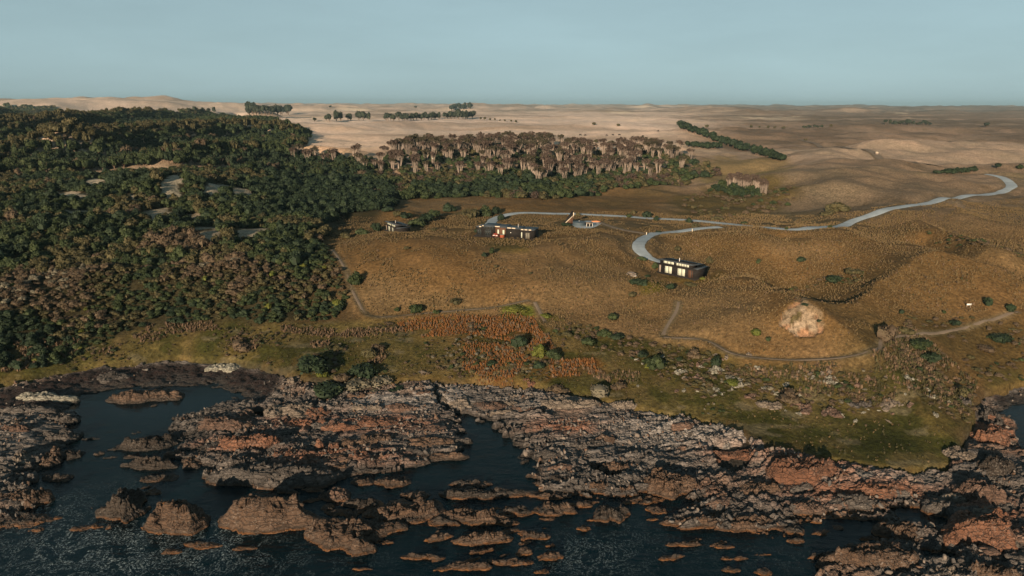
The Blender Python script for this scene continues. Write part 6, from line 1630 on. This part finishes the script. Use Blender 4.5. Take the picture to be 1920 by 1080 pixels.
for sx in (-1.15, 0.0, 1.05): boxes('post', M_WHITE, t, (sx - 0.07, sx + 0.07, -0.62, -0.48, 0, 1.298))
TX, TY = one(1118, 416)
V, Q = CS6; V = V * np.array([1.9, 1.2, 0.55]) * (1 + 0.25 * fbm(V[:, 0] * 2 + 5, V[:, 1] * 2 + V[:, 2], 1.0, 6, 3)[:, None])
ob('sand_heap', mesh_np('sand_heap', V, Q, M_DIRT, True), None, 'bright orange heap of sand behind the open shelter', 'sand heap', None, None, (TX, TY, zat(TX, TY)))
# gravel yards
def yard(px, label):
    P = smooth_line(pts(px + px[:1]), 1.0)
    c = P.mean(0); V = [(c[0], c[1], zat(*c) + 0.10)]
    for rr_ in (0.5, 1.0):
        for k in P[:-1]:
            w = c + (k - c) * rr_; V.append((w[0], w[1], zat(*w) + (0.10 if rr_ < 1 else 0.03)))
    n_ = len(P) - 1
    F_ = [(0, 1 + k, 1 + (k + 1) % n_) for k in range(n_)] + [(1 + k, 1 + n_ + k, 1 + n_ + (k + 1) % n_, 1 + (k + 1) % n_) for k in range(n_)]
    me = bpy.data.meshes.new('yard'); me.from_pydata(V, [], F_); me.materials.append(M_ROAD)
    ob('yard', me, None, label, None, None, 'structure')
yard([(1232,486),(1262,490),(1300,496),(1312,501),(1280,503),(1245,498)], 'gravel yard behind the lower lodge')
yard([(1070,420),(1100,414),(1128,417),(1112,427),(1085,428)], 'gravel apron round the tank')
# vehicle on the drive
VX, VY = one(778, 420)
t = empty('utility_vehicle', (VX, VY, zat(VX, VY) + 0.1), 0.9, label='small white utility vehicle parked on the drive by the leftmost house', cat='vehicle')
boxes('body', M_WHITE, t, (-1.9, 1.9, -0.8, 0.8, 0.45, 1.0)); hexa('cab', M_WHITE, t, [(-0.6, -0.78, 1.003), (0.9, -0.78, 1.003), (0.9, 0.78, 1.003), (-0.6, 0.78, 1.003)], [(-0.4, -0.66, 1.65), (0.6, -0.66, 1.65), (0.6, 0.66, 1.65), (-0.4, 0.66, 1.65)])
hexa('windscreen', M_FRAME, t, [(0.93, -0.7, 1.06), (0.96, -0.7, 1.06), (0.96, 0.7, 1.06), (0.93, 0.7, 1.06)], [(0.66, -0.6, 1.58), (0.69, -0.6, 1.58), (0.69, 0.6, 1.58), (0.66, 0.6, 1.58)])
boxes('tray', M_DECK, t, (-1.88, -0.65, -0.76, 0.76, 1.003, 1.25))
for sx in (-1.15, 1.2):
    for sy in (-0.72, 0.72):
        w = prism('wheel', M_RUBBER, t, 14, 0.36, 0.36, -0.1, 0.1); w.location = (sx, sy, 0.36); w.rotation_euler = (math.pi / 2, 0, 0)
# picnic table
TX, TY = one(1183, 516)
t = empty('picnic_table', (TX, TY, zat(TX, TY)), 0.3, label='weathered round picnic table on a pale pad at the dune edge', cat='table')
prism('pad', M_STONE, t, 14, 1.6, 1.5, -0.3, 0.08); prism('tabletop', M_DECK, t, 12, 0.95, 0.95, 0.72, 0.80); boxes('pedestal', M_DECK, t, (-0.15, 0.15, -0.15, 0.15, 0.083, 0.718))
for k in range(4):
    a = k * math.pi / 2; s_ = boxes('bench', M_DECK, t, (-0.45, 0.45, -0.16, 0.16, 0.42, 0.48), (-0.3, -0.2, -0.1, 0.1, 0.083, 0.419), (0.2, 0.3, -0.1, 0.1, 0.083, 0.419)); s_.location = (1.25 * math.cos(a), 1.25 * math.sin(a), 0); s_.rotation_euler = (0, 0, a + math.pi / 2)
# sign board on the coast path, small posts, hut
TX, TY = one(1816, 578)
t = empty('path_sign', (TX, TY, zat(TX, TY)), 0.1, label='small white board on two posts beside the coast path', cat='sign')
boxes('board', M_WHITE, t, (-0.6, 0.6, -0.05, 0.05, 0.75, 1.15)); boxes('post', M_DECK, t, (-0.5, -0.4, 0.053, 0.14, -0.2, 1.1)); boxes('post', M_DECK, t, (0.4, 0.5, 0.053, 0.14, -0.2, 1.1))
for u_, v_, lb in ((1212, 441, 'short cream bollard at the spur road junction'), (1298, 434, 'short cream bollard on the spur road near the fork')):
    x_, y_ = one(u_, v_); t = empty('bollard', (x_, y_, zat(x_, y_)), label=lb, cat='bollard')
    prism('post', M_TRIM, t, 8, 0.16, 0.14, -0.2, 0.85); prism('cap', M_WHITE, t, 8, 0.18, 0.12, 0.853, 0.98)
x_, y_ = one(1644, 290); t = empty('pump_hut', (x_, y_, zat(x_, y_)), 0.3, label='tiny white hut beside the far stretch of road', cat='hut')
boxes('wall', M_DECK, t, (-1, 1, -1, 1, -0.3, 1.6)); hexa('roof', M_TRIM, t, [(-1.15, -1.15, 1.603), (1.15, -1.15, 1.603), (1.15, 1.15, 1.603), (-1.15, 1.15, 1.603)], [(-1.1, -0.1, 2.0), (1.1, -0.1, 2.0), (1.1, 0.1, 2.0), (-1.1, 0.1, 2.0)])
x_, y_ = one(678, 437); t = empty('water_drum', (x_, y_, zat(x_, y_)), label='small white drum left of the leftmost lodge', cat='drum')
prism('drum', M_WHITE, t, 12, 0.5, 0.5, -0.1, 1.1); prism('lid', M_TRIM, t, 12, 0.53, 0.5, 1.103, 1.18)
# cattle
def cow_mesh(seed, graze):
    bm = bpy.data.meshes.new('cow')
    P = [(-1.0, 0, 1.15), (-0.35, 0, 1.12), (0.35, 0, 1.12), (0.85, 0, 1.2), (1.2, 0, 0.85 if graze else 1.45), (1.4, 0, 0.35 if graze else 1.55), (1.58, 0, 0.15 if graze else 1.4)]
    R_ = [0.26, 0.40, 0.42, 0.34, 0.20, 0.15, 0.09]
    paths = [([(-1.25, 0, 1.15)] + P, [0.10] + R_)]
    for lx, back in ((-0.85, 1), (0.65, 0)):
        for sy in (-0.22, 0.22):
            k = 0.10 if back else -0.02
            paths.append(([(lx, sy, 1.05), (lx + (0.12 if back else 0.0), sy, 0.72), (lx - k, sy, 0.42), (lx, sy, 0.08), (lx + 0.06, sy, 0.0)], [0.17, 0.13, 0.075, 0.06, 0.07]))
    paths.append(([(-1.22, 0, 1.3), (-1.36, 0, 1.0), (-1.34, 0, 0.55)], [0.05, 0.03, 0.05]))
    hx, hz = P[5][0], P[5][2]
    for sy in (-1, 1): paths.append(([(hx - 0.1, sy * 0.1, hz + 0.12), (hx - 0.15, sy * 0.3, hz + 0.16)], [0.05, 0.02]))
    V, Q = tube_quads(paths, 8)
    return mesh_np('cow', V, Q, M_HIDE, True)
COWS = [cow_mesh(1, True), cow_mesh(2, False)]
for k, (u_, v_, lb) in enumerate([(1088,254,'black cow grazing in the far pasture, leftmost of the herd'),(1097,255,'black cow second from the left of the far herd'),(1137,255,'small black cow in the gap in the middle of the herd'),(1149,254,'black cow left of the closest pair in the far herd'),(1161,254,'black cow right of the closest pair in the far herd'),(1186,258,'black cow nearest the right end of the grove'),(1188,264,'black cow lowest of the herd, just above the grove'),(1234,247,'black cow standing apart at the far right of the herd')]):
    x_, y_ = one(u_, v_)
    o = ob('cow', COWS[k % 2], None, lb, 'cow', 'black cattle in the far pasture', None, (x_, y_, zat(x_, y_)), random.choice([0.2, 2.9, 0.6, 3.5]))
    o.scale = (1.15,) * 3

# ------------------------------------------------------------------ haze
hm = bpy.data.materials.new('haze'); hm.use_nodes = True
_nt = hm.node_tree; _nt.nodes.remove(_nt.nodes['Principled BSDF'])
pv = _nt.nodes.new('ShaderNodeVolumePrincipled')
pv.inputs['Color'].default_value = (0.19, 0.31, 0.38, 1)
pv.inputs['Density'].default_value = 0.000065
pv.inputs['Anisotropy'].default_value = 0.0
_nt.links.new(pv.outputs[0], _nt.nodes['Material Output'].inputs['Volume'])
_zt = float(GZ.max()) + 40
hv = [(x, y, z) for z in (-4.0, _zt) for x, y in ((-14000, -3000), (14000, -3000), (14000, 14500), (-14000, 14500))]
hq = [(0, 3, 2, 1), (4, 5, 6, 7), (0, 1, 5, 4), (1, 2, 6, 5), (2, 3, 7, 6), (3, 0, 4, 7)]
ob('haze', mesh_np('haze', hv, hq, hm), kind='stuff', label='thin bluish sea haze over the whole land')
